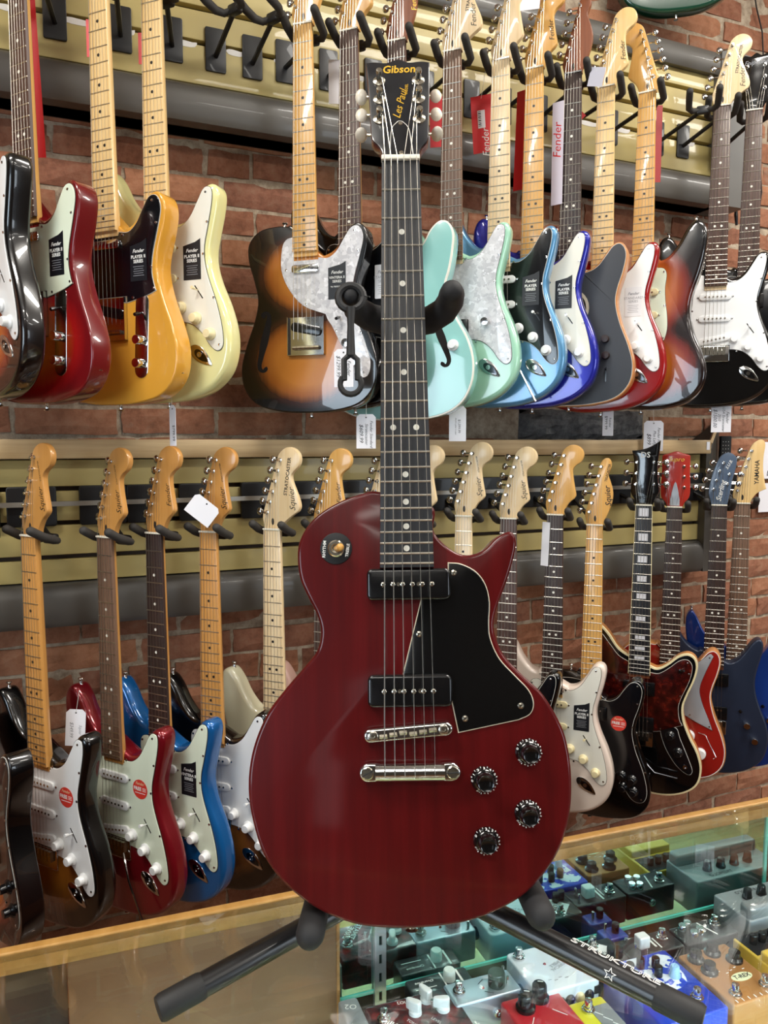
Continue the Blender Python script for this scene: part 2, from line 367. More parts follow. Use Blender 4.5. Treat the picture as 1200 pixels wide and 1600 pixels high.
# ================================================================ slat walls
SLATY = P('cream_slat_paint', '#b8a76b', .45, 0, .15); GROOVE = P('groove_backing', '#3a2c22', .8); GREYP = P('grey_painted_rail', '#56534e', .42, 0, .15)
PINE = wood('pine_rail', '#a98e66', '#c4aa80', (4, 60, 90), .55); TORN = P('torn_white_paper', '#e8e6e0', .8); ALU = P('dull_aluminium', '#a9a49a', .4, .8)
def prism_x(poly, x0, x1, name='rail'):
    n = len(poly); return MB().rings([[(x, p[0], p[1]) for p in poly] for x in (x0, x1)]).mesh(name)
def rail_poly(z0, z1, yf, yb=0., r=.03):
    h = z1-z0; return [(yb, z0), (yb, z1)]+[(yf+r*(1-math.cos(a))*.9-.0, z1-h*.42*(1-math.sin(a))) for a in [math.pi/2*k/5 for k in range(5, -1, -1)]][::1]+[(yf, z0+.012), (yf+.008, z0)]
def slatwall(name, label, xl, xr, edges, r_low, r_high, wood_top):
    t = thing(name, label, 'slatwall', loc=(xl, 0, r_low[0]))
    inv = Matrix.Translation((-xl, 0, -r_low[0]))
    def add(n, me, mat): return obj(n, me, mat, t, M=inv.copy())
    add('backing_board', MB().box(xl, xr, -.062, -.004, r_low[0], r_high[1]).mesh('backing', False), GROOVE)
    for a, b in zip(edges[:-1], edges[1:]):
        add('slat', MB().slab([Vector((xl, a+.005)), Vector((xr, a+.005)), Vector((xr, b-.005)), Vector((xl, b-.005))], 0, .018, .002).mesh('slat'), SLATY).matrix_basis = inv @ Matrix.Translation((0, -.062, 0)) @ Matrix.Rotation(math.pi/2, 4, 'X')
    add('bottom_rail', prism_x(rail_poly(r_low[0], r_low[1], -.105), xl, xr), GREYP)
    if wood_top: add('top_rail', prism_x([(0, r_high[0]), (0, r_high[1]), (-.118, r_high[1]), (-.12, r_high[1]-.003), (-.12, r_high[0]+.003), (-.118, r_high[0])], xl, xr), PINE)
    else: add('top_rail', prism_x(rail_poly(r_high[0], r_high[1], -.105), xl, xr), GREYP)
    return t, inv
UX1, LX1 = 1.945, 1.905
sw, inv = slatwall('slatwall_panel', 'cream slatwall panel with grey rails high on the brick wall', -1.3, UX1-.09, [2.350, 2.442, 2.513, 2.584, 2.64], (2.268, 2.352), (2.632, 2.70), False)
obj('end_stile', MB().box(UX1-.11, UX1, -.108, -.002, 2.268, 2.70).mesh('stile', False), GREYP, sw, M=inv)
for px, py, w in ((18, 40, .05), (125, 58, .07), (200, 76, .03), (290, 92, .05), (368, 102, .04), (445, 118, .05), (560, 90, .04), (920, 198, .06), (973, 208, .05), (1075, 226, .05)):
    q = at_y(px, py, -.0805); obj('torn_strip', MB().slab(catmull([(-w/2, .004), (-w*.2, .007), (w*.3, .005), (w/2, .006), (w*.4, -.004), (0, -.006), (-w*.4, -.004)], 2), 0, .0008).mesh('torn'), TORN, sw, M=inv @ Matrix.Translation((q.x, -.0799, 2.434)) @ Matrix.Rotation(math.pi/2, 4, 'X'))
sl, inv = slatwall('slatwall_panel', 'cream slatwall panel with a pine top rail at eye level', -1.3, 1.835, [1.278, 1.335, 1.408, 1.481, 1.547], (1.188, 1.280), (1.545, 1.585), True)
obj('end_stile', MB().box(1.835, LX1, -.105, -.002, 1.188, 1.50).mesh('stile', False), GREYP, sl, M=inv)
obj('end_cheek', MB().add([(1.838, -.10, 1.40), (1.838, -.10, 1.56), (1.838, -.002, 1.56), (1.838, -.002, 1.40), (1.86, -.10, 1.40), (1.86, -.10, 1.56), (1.99, -.002, 1.655), (1.99, -.002, 1.40)], [(0, 3, 2, 1), (4, 5, 6, 7), (0, 1, 5, 4), (1, 2, 6, 5), (2, 3, 7, 6), (3, 0, 4, 7)]).mesh('cheek', False), P('dark_grey_side', '#3c3a34', .6), sl, M=inv)
obj('wood_edging', MB().tube([(1.842, -.11, 1.575), (1.99, -.008, 1.665)], .006, 4).mesh('edging'), PINE, sl, M=inv)
obj('hang_bar', MB().box(-1.3, 1.835, -.104, -.098, 1.4455, 1.4555).mesh('bar', False), ALU, sl, M=inv)
q = at_y(1107, 688, -.121); pl = obj('price_label', MB().box(-.006, .006, -.0005, .0005, -.012, .012).mesh('label', False), PAPER, sl, M=inv @ Matrix.Translation((q.x, -.121, 1.568)))

# ================================================================ hangers
FOAMH = P('hanger_foam', '#33302d', .75)
def hanger(desc, Mn, plate_z, wide=False, group='guitar hangers on the slatwalls', px=None, hw=.048):
    """Mn: frame at the nut the yoke holds (x right, y up, z out of the guitar face)"""
    n = Mn.translation; X = n.x if px is None else px; yf = -.081 if X < 1.80 else (-.109 if not wide else -.1225)
    t = thing('guitar_hanger', desc, 'hanger', group=group, loc=(X, yf, plate_z))
    Ti = Matrix.Translation((-X, -yf, -plate_z))
    if wide: obj('mounting_plate', cached(('wplate', hw), lambda: MB().slab(rrect(-hw, -.042, hw, .042, .006), 0, .012, .002).mesh('plate')), BMET, t, rot=(math.pi/2, 0, 0))
    else: obj('mounting_plate', cached('plate', lambda: MB().slab(rrect(-.0225, -.045, .0225, .047, .004), 0, .004, .001).mesh('plate')), BMET, t, rot=(math.pi/2, 0, 0))
    y0 = Mn @ Vector((0, -.014, -.042)); y0i = Ti @ y0
    rod('arm', (0, -.003, -.012), y0i, .0055, BMET, t, 8)
    Y = obj('yoke_block', cached('yokeb', lambda: MB().slab(rrect(-.016, -.010, .016, .010, .005), -.008, .008, .003, .003, 2).mesh('yoke')), BMET, t, M=Ti @ Mn @ Matrix.Translation((0, -.014, -.042)))
    for sx in (-1, 1):
        pa = [(sx*.010, -.014, -.040), (sx*.026, -.016, -.036), (sx*.035, -.013, -.022), (sx*.036, -.004, .004), (sx*.036, .010, .030)]
        obj('foam_prong', cached(('prong', sx), lambda: MB().tube(pa, [.006, .0075, .0085, .009, .009], 10, True, True).mesh('prong')), FOAMH, t, M=Ti @ Mn)
    return t
def frame(target, yaw, lean=0., roll=0., ref=(0, 0, 0), s=1.0):
    c, q = math.cos(D2R(yaw)), math.sin(D2R(yaw))
    B = Matrix(((c, 0, -q), (-q, 0, -c), (0, 1, 0))).to_4x4() @ Matrix.Rotation(D2R(lean), 4, 'X') @ Matrix.Rotation(D2R(roll), 4, 'Z') @ Matrix.Diagonal((s, s, s, 1))
    return Matrix.Translation(Vector(target) - B @ Vector(ref)) @ B
# ================================================================ guitars on the wall
DC = [(30, 200), (45, 195), (66, 203), (86, 228), (101, 253), (115, 263), (129, 260), (136, 244), (132, 212), (122, 172), (115, 140), (116, 112), (126, 78), (146, 32), (159, -14), (160, -58), (145, -100), (110, -132), (60, -150), (0, -156), (-62, -155), (-120, -138), (-154, -102), (-162, -58), (-148, -8), (-128, 42), (-118, 90), (-122, 132), (-138, 182), (-150, 232), (-154, 280), (-144, 310), (-124, 318), (-104, 298), (-84, 262), (-62, 236), (-44, 228), (-30, 231)]
SCUT = [(30, 182), (48, 178), (68, 189), (86, 212), (102, 232), (120, 238), (134, 226), (139, 202), (132, 165), (120, 125), (117, 92), (128, 45), (150, -12), (161, -60), (153, -106), (120, -140), (62, -155), (0, -158), (-62, -155), (-120, -140), (-153, -106), (-161, -60), (-149, -12), (-127, 45), (-118, 88), (-126, 130), (-139, 175), (-138, 212), (-112, 238), (-72, 245), (-45, 243), (-30, 240)]
OFFS = [(30, 200), (50, 197), (75, 213), (100, 236), (125, 245), (145, 234), (151, 207), (143, 170), (128, 130), (118, 95), (122, 55), (140, 10), (160, -30), (170, -75), (160, -120), (125, -150), (70, -165), (0, -160), (-70, -145), (-125, -110), (-155, -60), (-160, -10), (-148, 40), (-130, 90), (-122, 130), (-130, 175), (-148, 225), (-155, 265), (-140, 300), (-112, 305), (-85, 280), (-60, 245), (-30, 225)]
SEMI = [(30, 205), (45, 200), (62, 213), (78, 240), (98, 256), (118, 252), (130, 228), (128, 190), (114, 150), (106, 118), (112, 82), (132, 42), (156, -4), (168, -52), (164, -102), (140, -146), (90, -173), (0, -182)]
SEMI = [(x*1.06 if y < 190 else x, y) for x, y in SEMI]
SEMI = SEMI+[(-x, y) for x, y in SEMI[-2::-1]]
SUPER = [(30, 190), (45, 186), (64, 196), (84, 222), (102, 250), (118, 262), (130, 254), (131, 228), (120, 180), (114, 140), (118, 100), (132, 55), (150, 8), (155, -40), (142, -92), (105, -128), (55, -146), (0, -150), (-58, -148), (-112, -130), (-146, -95), (-155, -50), (-142, 0), (-122, 50), (-114, 95), (-118, 140), (-132, 195), (-142, 250), (-142, 298), (-128, 318), (-112, 300), (-94, 262), (-72, 232), (-45, 216), (-30, 218)]
HEADS = {
 's': [(-21, 0, 1), (-24, 14), (-26, 30), (-19, 56), (-4, 104), (10, 150), (17, 168), (30, 179), (44, 182), (58, 177), (67, 166), (69, 153), (63, 139), (51, 130), (44, 122), (42, 112), (44, 92), (48, 70), (51, 52), (47, 44, 1), (34, 32), (25, 16), (21, 0, 1)],
 'b': [(-21, 0, 1), (-24, 14), (-26, 30), (-19, 56), (-4, 104), (10, 150), (17, 168), (30, 179), (44, 182), (58, 177), (67, 166), (69, 153), (64, 140), (54, 130), (47, 121), (48, 108), (56, 88), (64, 68), (67, 52), (63, 42, 1), (45, 30), (27, 14), (21, 0, 1)],
 't': [(-21, 0, 1), (-25, 14), (-27, 28), (-20, 56), (-6, 104), (6, 148), (11, 166), (20, 177), (31, 178), (38, 168), (38, 154), (33, 142), (31, 132), (36, 118), (42, 98), (44, 78), (40, 54), (30, 26), (22, 10), (21, 0, 1)],
 'y': [(-21, 0, 1), (-25, 16), (-26, 30), (-14, 75), (4, 130), (18, 168), (28, 180), (42, 187), (52, 182), (55, 168), (52, 140), (52, 100), (58, 62), (62, 44, 1), (40, 32), (26, 14), (21, 0, 1)],
 'm': [(-21, 0, 1), (-26, 18), (-30, 36), (-26, 70), (-16, 108), (-2, 140), (16, 152), (32, 148), (42, 134), (40, 108), (32, 72), (28, 40), (24, 18), (21, 0, 1)],
 'd': [(-21, 0, 1), (-26, 16), (-36, 34), (-36, 60), (-30, 90), (-30, 120), (-36, 150, 1), (-14, 152), (6, 158), (24, 168), (38, 178, 1), (36, 150), (32, 110), (34, 70), (38, 40), (28, 18), (21, 0, 1)],
 'r': [(-21, 0, 1), (-26, 14), (-38, 30), (-40, 60), (-38, 100), (-38, 140), (-36, 150), (-20, 155), (0, 161), (20, 155), (36, 150), (38, 140), (38, 100), (40, 60), (38, 30), (26, 14), (21, 0, 1)],
 'e': [(-21, 0, 1), (-26, 16), (-38, 34), (-39, 60), (-35, 100), (-38, 138), (-30, 150), (-14, 146), (0, 154), (14, 146), (30, 150), (38, 138), (35, 100), (39, 60), (38, 34), (26, 16), (21, 0, 1)],
}
GUARDS = {
 's': [(30, 178, 1), (30, 184, 1), (52, 186), (74, 202), (92, 230), (105, 251), (115, 256), (124, 250), (124, 226), (114, 180), (106, 146), (106, 116), (114, 84), (131, 36), (142, -8), (145, -42), (139, -55), (128, -56), (114, -44), (98, -22), (76, -4), (54, 2), (42, 3, 1), (42, 14, 1), (-42, 14, 1), (-45, 6, 1), (-58, 22), (-65, 50), (-64, 85), (-59, 120), (-57, 155), (-60, 185), (-55, 202), (-42, 207), (-30, 205, 1), (-30, 178, 1)],
 't': [(29, 168, 1), (29, 172, 1), (52, 170), (72, 184), (88, 208), (103, 228), (118, 231), (128, 220), (130, 200), (121, 165), (109, 122), (106, 90), (112, 62), (115, 56, 1), (104, 52), (84, 46), (45, 38, 1), (45, 50, 1), (-45, 50, 1), (-45, 38, 1), (-70, 48), (-92, 62), (-108, 90), (-118, 130), (-128, 170), (-124, 200), (-100, 218), (-60, 224), (-29, 222, 1), (-29, 168, 1)],
 'd': [(29, 172, 1), (29, 174, 1), (50, 172), (70, 184), (86, 208), (102, 228), (118, 231), (129, 220), (131, 200), (124, 165), (112, 125), (109, 90), (119, 45), (140, -10), (151, -60), (146, -88), (130, -96), (112, -88), (92, -60), (66, -20), (45, -2, 1), (45, 10, 1), (-45, 10, 1), (-52, 2), (-72, 20), (-96, 55), (-108, 90), (-118, 130), (-128, 170), (-124, 200), (-100, 218), (-60, 224), (-29, 222, 1), (-29, 172, 1)],
 'o': [(29, 178, 1), (29, 182, 1), (52, 182), (78, 200), (102, 222), (122, 229), (134, 220), (137, 202), (130, 168), (114, 128), (105, 96), (108, 62), (116, 44, 1), (92, 34), (60, 20), (42, 16, 1), (42, 24, 1), (-42, 24, 1), (-46, 14, 1), (-66, 20), (-88, 36), (-104, 72), (-110, 118), (-116, 160), (-132, 210), (-140, 258), (-128, 282), (-108, 282), (-84, 254), (-58, 222), (-29, 206, 1), (-29, 178, 1)],
 'r': [(34, 190, 1), (60, 190), (86, 205), (108, 226), (118, 220, 1), (96, 165), (84, 120), (92, 80), (112, 30), (122, 2, 1), (80, 20), (42, 40, 1), (36, 90), (34, 150)],
}
def taper(y, nut, ynut=.648, yend=.19): return nut/2+(.056-nut)/2*(ynut-y)/(ynut-yend)
def fret_y(L, k): return L*2**(-k/12)
def lathe_knob(kind):
    pr = {'s': [(.0125, 0), (.0125, .003), (.0095, .006), (.0088, .014), (.008, .0155), (.001, .016)], 'c': [(.0092, 0), (.0092, .016), (.0085, .0175), (.001, .018)],
          'h': [(.013, 0), (.0125, .005), (.0095, .006), (.009, .017), (.008, .018), (.001, .018)], 'w': [(.0145, 0), (.0125, .003), (.0088, .006), (.0085, .016), (.0075, .017), (.001, .017)]}[kind]
    return cached(('knob', kind), lambda: MB().lathe(pr, 18).mesh('knob'))
def screw_me(): return cached('screw', lambda: MB().lathe([(.0028, 0), (.0024, .0009), (.001, .0012)], 8).mesh('screw'))
def unit_fret(): return cached('fret', lambda: MB().rings([[(x, .5*math.cos(a), math.sin(a)) for a in [math.pi*k/4 for k in range(5)]] for x in (-.5, .5)]).mesh('fret'))
def unit_disc(): return cached('disc', lambda: MB().rings([[(math.cos(2*math.pi*j/12), math.sin(2*math.pi*j/12), z) for j in range(12)] for z in (0, 1)]).mesh('disc'))
def neck_mesh(nut, L, yend):
    rings = []
    for i in range(7):
        y = L+(yend-.01-L)*i/6; w = taper(y, nut)*.985; d = .014+.006*i/6 if i < 6 else .024
        rings.append([(w*math.cos(a), y, .0045-(.0045+d-.004)*max(0, math.sin(-a))**.8 if math.sin(a) < 0 else .0045) for a in [-math.pi*k/8 for k in range(9)]])
    return MB().rings(rings).mesh('neck')
def guitar(label, cat_desc, pos, body, bmat, gkind=None, gmat=None, neck=MAPLE, board=None, head='s', hmat=None, dots=None, sticker=None, logo=None,
           yaw=48, lean=0, roll=0, pk='sss', pkmat=WPL, knob='s', kmat=WPL, L=.648, nfret=21, hang='u', plate=None, binding=None, topmat=None, mirror=False, s=1.0, fh=False, logomat=None, nutm=BONE, sw=None, blocks=False, ppx=None):
    board = board or neck; hmat = hmat or neck; dots = dots or (DOTB if board in (MAPLE, MAPLE_O, MAPLE_P, MAPLE_M) else DOTW); sx = -1 if mirror else 1
    px, py, ref, Y = pos; ry = {'n': L, 'd': (fret_y(L, 11)+fret_y(L, 12))/2, 'b': 0.}[ref]
    M = frame(at_y(px, py, Y), yaw, lean, roll, (0, ry, .011), s)
    g = thing('electric_guitar', label, 'guitar', M=M, group='electric guitars hung on the wall')
    shape = {'dc': DC, 'sc': SCUT, 'of': OFFS, 'se': SEMI, 'su': SUPER}[body]; T = .044
    rf, rb = {'dc': (.011, .011), 'sc': (.0035, .0035), 'of': (.005 if binding else .012, .010), 'se': (.003, .003), 'su': (.005, .003)}[body]
    if topmat: rf = .002
    fx = lambda pts: [(sx*p[0],)+tuple(p[1:]) for p in pts]
    ol = lambda: catmull(mm(fx(shape)), 5)
    ck = (body, mirror, bool(topmat))
    obj('body', cached(('body',)+ck, lambda: MB().slab(ol(), -T, 0, rf, rb).mesh('body')), bmat, g)
    if binding: obj('binding', cached(('bind',)+ck, lambda: MB().slab(offset_in(ol(), -.0004), -.008, .0006, .001).mesh('binding')), binding, g)
    if topmat: obj('body_top', cached(('top',)+ck, lambda: MB().slab(offset_in(ol(), .0045), -.002, .0012, .0008).mesh('top')), topmat, g)
    z0 = .0015 if topmat else .0
    yend = fret_y(L, nfret)-.007
    if gkind:
        gp = catmull(mm(fx(GUARDS[gkind])), 4)
        gm = cached(('guard', gkind, mirror), lambda: MB().slab(gp, 0, .0022, .0008).mesh('pickguard'))
        edge = WPLY if gmat in (BGD, TORT) else DKPLY
        obj('guard_ply', cached(('gply', gkind, mirror), lambda: MB().slab(offset_in(gp, -.0009), 0, .0011).mesh('guard_ply')), edge, g, loc=(0, 0, z0))
        gd = obj('pickguard', gm, gmat, g, loc=(0, 0, z0+.0002))
        sp = {'s': [(112, 246), (114, 190), (104, 130), (126, 45), (137, -46), (60, -3), (36, 186), (-54, 196), (-58, 110), (-56, 28)], 't': [(112, 222), (120, 180), (106, 100), (110, 60), (60, 46), (38, 166)],
              'd': [(120, 222), (121, 175), (110, 110), (120, 60), (146, -10), (138, -86), (95, -58)], 'o': [(126, 220), (130, 190), (110, 125), (110, 52), (60, 26), (-120, 270)], 'r': [(108, 216), (114, 12), (44, 186), (60, 40)]}[gkind]
        for (a, b) in sp: obj('screw', screw_me(), MET, gd, loc=(sx*a/1000, b/1000, .0022))
    # neck, fretboard, frets, dots
    obj('neck', cached(('neck', L, nfret), lambda: neck_mesh(.042, L, yend)), neck, g)
    w0, w1 = taper(L, .042, L), taper(yend, .042, L)
    fb = obj('fretboard', cached(('fb', L, nfret), lambda: MB().slab([Vector((-w1, yend)), Vector((w1, yend)), Vector((w0, L)), Vector((-w0, L))], .004, .0108, .0012, 0, 2).mesh('fretboard')), board, g)
    if binding and blocks: obj('neck_binding', cached(('nb', L), lambda: MB().slab([Vector((-w1-.0012, yend)), Vector((w1+.0012, yend)), Vector((w0+.0012, L)), Vector((-w0-.0012, L))], .004, .0100).mesh('nb')), CRM, g)
    for k in range(1, nfret+1):
        y = fret_y(L, k); obj('fret', unit_fret(), FRT, fb, loc=(0, y, .0107), scale=(2*taper(y, .042, L)-.001, .0024, .0012))
    for k in ((1, 3, 5, 7, 9, 12, 15, 17, 19) if blocks else (3, 5, 7, 9, 12, 15, 17, 19, 21)):
        if k > nfret: continue
        y = (fret_y(L, k)+fret_y(L, k-1))/2
        if blocks:
            hh = (fret_y(L, k-1)-fret_y(L, k))*.62; bx('inlay', (0, y, .0107), (.026, hh, .0005), PEARL, fb)
        else:
            for xx in ((-.0085, .0085) if k == 12 else (0,)): obj('dot', unit_disc(), dots, fb, loc=(xx, y, .0105), scale=(.0031, .0031, .0006))
    bx('nut', (0, L+.0015, .010), (.042, .0035, .0065), nutm, g)
    # headstock
    hp = catmull([(sx*p[0]/1000, p[1]/1000+L)+tuple(p[2:]) for p in HEADS[head]], 4)
    hz = -.0095
    hd = obj('headstock', cached(('head', head, mirror, L), lambda: MB().slab(hp, hz, .0042, .0025, .0025, 2).mesh('headstock')), hmat, g)
    if head in 'der': tp = [(-24, 58, -1), (-23, 88, -1), (-22, 118, -1), (24, 58, 1), (23, 88, 1), (22, 118, 1)]; tp = [tp[2], tp[1], tp[0], tp[3], tp[4], tp[5]][::1]; tp = [(-24, 58, -1), (-23, 88, -1), (-22, 118, -1), (22, 118, 1), (23, 88, 1), (24, 58, 1)]
    elif head == 'm': tp = [(-17, 46, -1), (-10, 72, -1), (-2, 98, -1), (8, 122, -1), (24, 90, 1), (20, 62, 1)]
    else:
        tp = [(-14+34*k/5, 38+116*k/5, -1) for k in range(6)]
        if head == 't': tp = [(-15+28*k/5, 36+120*k/5, -1) for k in range(6)]
    for i, (tx, ty, sd) in enumerate(tp):
        sd *= sx; x_, y_ = sx*tx/1000, L+ty/1000
        tn = obj('tuner', cached('tuner', lambda: MB().lathe([(.0048, 0), (.0046, .0018), (.003, .0022), (.003, .010), (.0027, .011), (.001, .011)], 10).mesh('tuner')), MET, g, loc=(x_, y_, .0040))
        obj('tuner_button', cached(('btn', sd), lambda: MB().tube([(sd*.010, 0, -.019), (sd*.022, 0, -.019)], .0022, 6).ball((sd*.030, 0, -.019), .0095, 10, (.85, .95, .45)).mesh('button')), MET, tn)
        sxn = (-.0175+.035*i/5)*1.0; bw = (-.026+.052*i/5)
        r_ = (.00062, .0005, .00042, .00034, .0003, .00026)[i if not mirror else 5-i]
        obj('string', cached(('str', head, L, i, mirror), lambda: MB().tube([(bw, .0, .013), (sxn, L, .0132), (x_, y_, .008)], r_, 4, False).mesh('string')), STR, g)
    if head in 'sbty': obj('truss_plug', cached(('plug', L), lambda: MB().slab(circle(0, L+.018, .0032, 10, .008), .004, .0046).mesh('plug')), DARKDEC, g)
    if logo:
        for (st, lx, ly, rot, sz, sh, bd) in logo: text('lettering', st, sz, logomat or DARKDEC, hd, (sx*lx/1000, L+ly/1000, .0044), D2R(rot), sh, bd)
    # pickups
    def single(y, ang=0, mat=pkmat, w=.083):
        p = obj('pickup', cached(('sp', w), lambda: MB().slab(rrect(-w/2, -.009, w/2, .009, .0088, 4), 0, .0052, .0015, 0, 2).mesh('pickup')), mat, g, loc=(0, y, .002), rot=(0, 0, D2R(ang)))
        pp = MB()
        for i in range(6): pp.lathe([(.0024, 0), (.0024, .001)], 8, (-.026+.0104*i, 0, .005))
        obj('pole_pieces', cached('poles', lambda: pp.mesh('poles')), NIC if mat is not BLK else MET, p)
        for e in (-1, 1): obj('screw', screw_me(), MET, p, loc=(e*(w/2+.003), 0, .001))
        return p
    def hum(y, mat=BLK):
        p = obj('pickup', cached('hum', lambda: MB().slab(rrect(-.043, -.019, .043, .019, .003), 0, .006, .0012, 0, 2).mesh('hum')), mat, g, loc=(0, y, .0015))
        pp = MB()
        for i in range(6): pp.lathe([(.0024, 0), (.0024, .001)], 8, (-.026+.0104*i, .009, .0058))
        obj('pole_pieces', cached('hpoles', lambda: pp.mesh('poles')), MET, p)
    def bridge_plate(): 
        b = obj('bridge', cached('brp', lambda: MB().slab(rrect(-.041, -.030, .041, .012, .003), 0, .004, .001, 0, 2).mesh('bridge')), MET, g, loc=(0, 0, z0))
        sd_ = MB()
        for i in range(6): sd_.box(-.0305+.0104*i, -.0215+.0104*i, -.012, .010, .004, .0115)
        obj('saddles', cached('saddles', lambda: sd_.mesh('saddles', False)), NIC, b); return b
    K = lambda x, y, z=.0022: obj('knob', lathe_knob(knob), kmat, g, loc=(sx*x/1000, y/1000, z))
    def switch(x, y, ang, mat=WPL):
        b = obj('selector_switch', cached('slot', lambda: MB().slab(rrect(-.0012, -.016, .0012, .016, .001), 0, .0006).mesh('slot')), BLK, g, loc=(sx*x/1000, y/1000, z0+.0022), rot=(0, 0, D2R(ang)*sx))
        obj('switch_tip', cached('tip', lambda: MB().tube([(0, .004, 0), (0, .006, .012)], .0012, 6).tube([(0, .006, .010), (0, .0075, .018)], [.0025, .0035], 8).mesh('tip')), mat, b)
    def boat(x, y, ang):
        j = obj('jack_plate', cached('boat', lambda: MB().slab(catmull(mm([(-31, 0), (-24, 10), (-8, 14), (10, 11), (31, 0), (10, -11), (-8, -14), (-24, -10)]), 4), 0, .0022, .0012, 0, 2).mesh('jack_plate')), MET, g, loc=(sx*x/1000, y/1000, 0), rot=(0, 0, D2R(ang)*sx))
        obj('jack_recess', cached('recess', lambda: MB().slab(catmull(mm([(-18, 0), (-12, 7), (2, 8), (12, 5), (20, 0), (12, -5), (2, -8), (-12, -7)]), 3), .0021, .0026).mesh('recess')), P('dark_chrome', '#55565a', .15, 1), j)
        obj('jack_socket', cached('jsock', lambda: MB().lathe([(.0055, 0), (.0055, .0015), (.003, .0015), (.003, .0005)], 10).mesh('jsock')), MET, j, loc=(-.004, 0, .0026))
    if pk == 'sss': single(.146); single(.087); single(.030, 10*sx)
    elif pk == 'hss': single(.146); single(.087); [single(.036, 0), single(.018, 0)]
    elif pk == 'tele':
        obj('pickup', cached('tnp', lambda: MB().slab(rrect(-.032, -.009, .032, .009, .006), 0, .006, .002, 0, 2).mesh('tnp')), MET, g, loc=(0, .150, .002))
        b = obj('bridge', cached('tbr', lambda: MB().box(-.043, .043, -.034, .048, 0, .0015).box(-.043, -.0415, -.034, .048, 0, .009).box(.0415, .043, -.034, .048, 0, .009).box(-.043, .043, -.034, -.0325, 0, .009).mesh('tbr', False)), MET, g)
        obj('pickup', cached('tbp', lambda: MB().slab(rrect(-.036, -.010, .036, .010, .008), 0, .005, .0015, 0, 2).mesh('tbp')), BLK, g, loc=(0, .022, .0014), rot=(0, 0, D2R(-12)))
        sd3 = MB()
        for i in range(6): sd3.tube([(-.031+.0104*i, -.018, .006), (-.0212+.0104*i, -.018, .006)], .0042, 8)
        obj('saddles', cached('tsad', lambda: sd3.mesh('saddles')), NIC, b)
    elif pk == 'hh': hum(.135); hum(.035)
    elif pk == 'h': hum(.030)
    if pk in ('sss', 'hss', 'h', 'hh') and body not in ('se',): bridge_plate()
    if body == 'dc':
        if knob: 
            if pk == 'h': K(84, 40)
            else: [K(50, 30), K(85, 7), K(117, -25)]; switch(92, 58, 35, kmat)
        boat(94, -66, -38 if not mirror else -38)
        if sw == 'arm': obj('tremolo_arm', MB().tube([(.03, -.012, .012), (.045, -.03, .02), (.055, -.06, .022), (.10, -.145, .026)], .0028, 8).mesh('tremolo_arm'), MET, g)
    elif body == 'sc' and gkind in ('t',) or sw == 'teleplate':
        if sw != 'none':
            cp = obj('control_plate', cached('cplate', lambda: MB().slab(rrect(-.016, -.08, .016, .08, .0158, 5), 0, .0016, .0006, 0, 2).mesh('cplate')), MET, g, loc=(.078, -.028, 0), rot=(0, 0, D2R(-3)))
            for yy in (-.008, -.052): obj('knob', lathe_knob('c'), MET, cp, loc=(0, yy, .0016))
            obj('selector_lever', cached('lever', lambda: MB().tube([(0, .045, 0), (0, .040, .014)], .0018, 6).tube([(0, .041, .012), (0, .038, .022)], [.004, .0035], 8).mesh('lever')), BLK, cp)
    if body in ('sc', 'se') : # edge jack on the lower treble side
        e = Vector((.148, -.105)) if body == 'sc' else Vector((.158, -.118)); a = D2R(-38)
        obj('side_jack', cached('sjack', lambda: MB().lathe([(.0125, 0), (.0125, .0015), (.009, .003), (.006, .001), (.001, .001)], 16).mesh('sjack')), MET, g, M=Matrix.Translation((e.x, e.y, -.022)) @ Matrix.Rotation(a, 4, 'Z') @ Matrix.Rotation(math.pi/2, 4, 'Y'))
    # strap buttons
    horn = {'dc': (-124, 318), 'sc': (-60, 245), 'of': (-125, 305), 'se': (-98, 256), 'su': (-128, 318)}[body]
    bot = {'dc': (0, -156), 'sc': (0, -158), 'of': (0, -160), 'se': (0, -182), 'su': (0, -150)}[body]
    for (a, b, d) in ((horn[0], horn[1], 1), (bot[0], bot[1], -1)):
        obj('strap_button', cached('sbtn', lambda: MB().lathe([(.006, -.004), (.0035, 0), (.0035, .008), (.0065, .010), (.0055, .012), (.001, .012)], 10).mesh('strap_button')), MET, g, loc=(sx*a/1000, b/1000, -.022), rot=(-math.pi/2*d, 0, 0))
    if sticker:
        kind, cx, cy = sticker
        if kind == 'free':
            st = obj('sticker', cached('freest', lambda: MB().slab(circle(0, 0, .0205, 24), 0, .0003).mesh('sticker')), REDST, g, loc=(sx*cx/1000, cy/1000, .0027))
            text('lettering', 'FREE', .0105, WINK, st, (-.007, .0005, .0006), 0, 0, .03); text('lettering', 'Fender', .0085, P('pale_gold', '#e6c9a0', .5), st, (0, .012, .0006), 0, .3, .01)
            for q in range(3): bx('print_line', (.0118, .0035-.003*q, .0004), (.010, .0010, .0002), WINK, st)
            bx('print_line', (0, -.008, .0004), (.028, .0012, .0002), WINK, st)
        else:
            lines = {'player': ['PLAYER II', 'SERIES'], 'playerx': ['PLAYER', 'SERIES'], 'vint': ['VINTERA II', 'SERIES'], 'std': ['STANDARD', 'SERIES']}[kind]
            dark = kind != 'std'
            pts = [Vector((-.02, -.036)), Vector((.02, -.036)), Vector((.02, .042)), Vector((.008, .036)), Vector((-.02, .030))] if kind != 'std' else rrect(-.02, -.036, .02, .036, .002)
            st = obj('sticker', cached(('card', kind == 'std'), lambda: MB().slab(pts, 0, .0003).mesh('sticker')), STICK if dark else P('clear_film', '#dcdde0', .3), g, loc=(sx*cx/1000, cy/1000, .0027))
            im = WINK if dark else GREYINK
            text('lettering', 'Fender', .0095, im, st, (0, .020, .0006), 0, .3, .02)
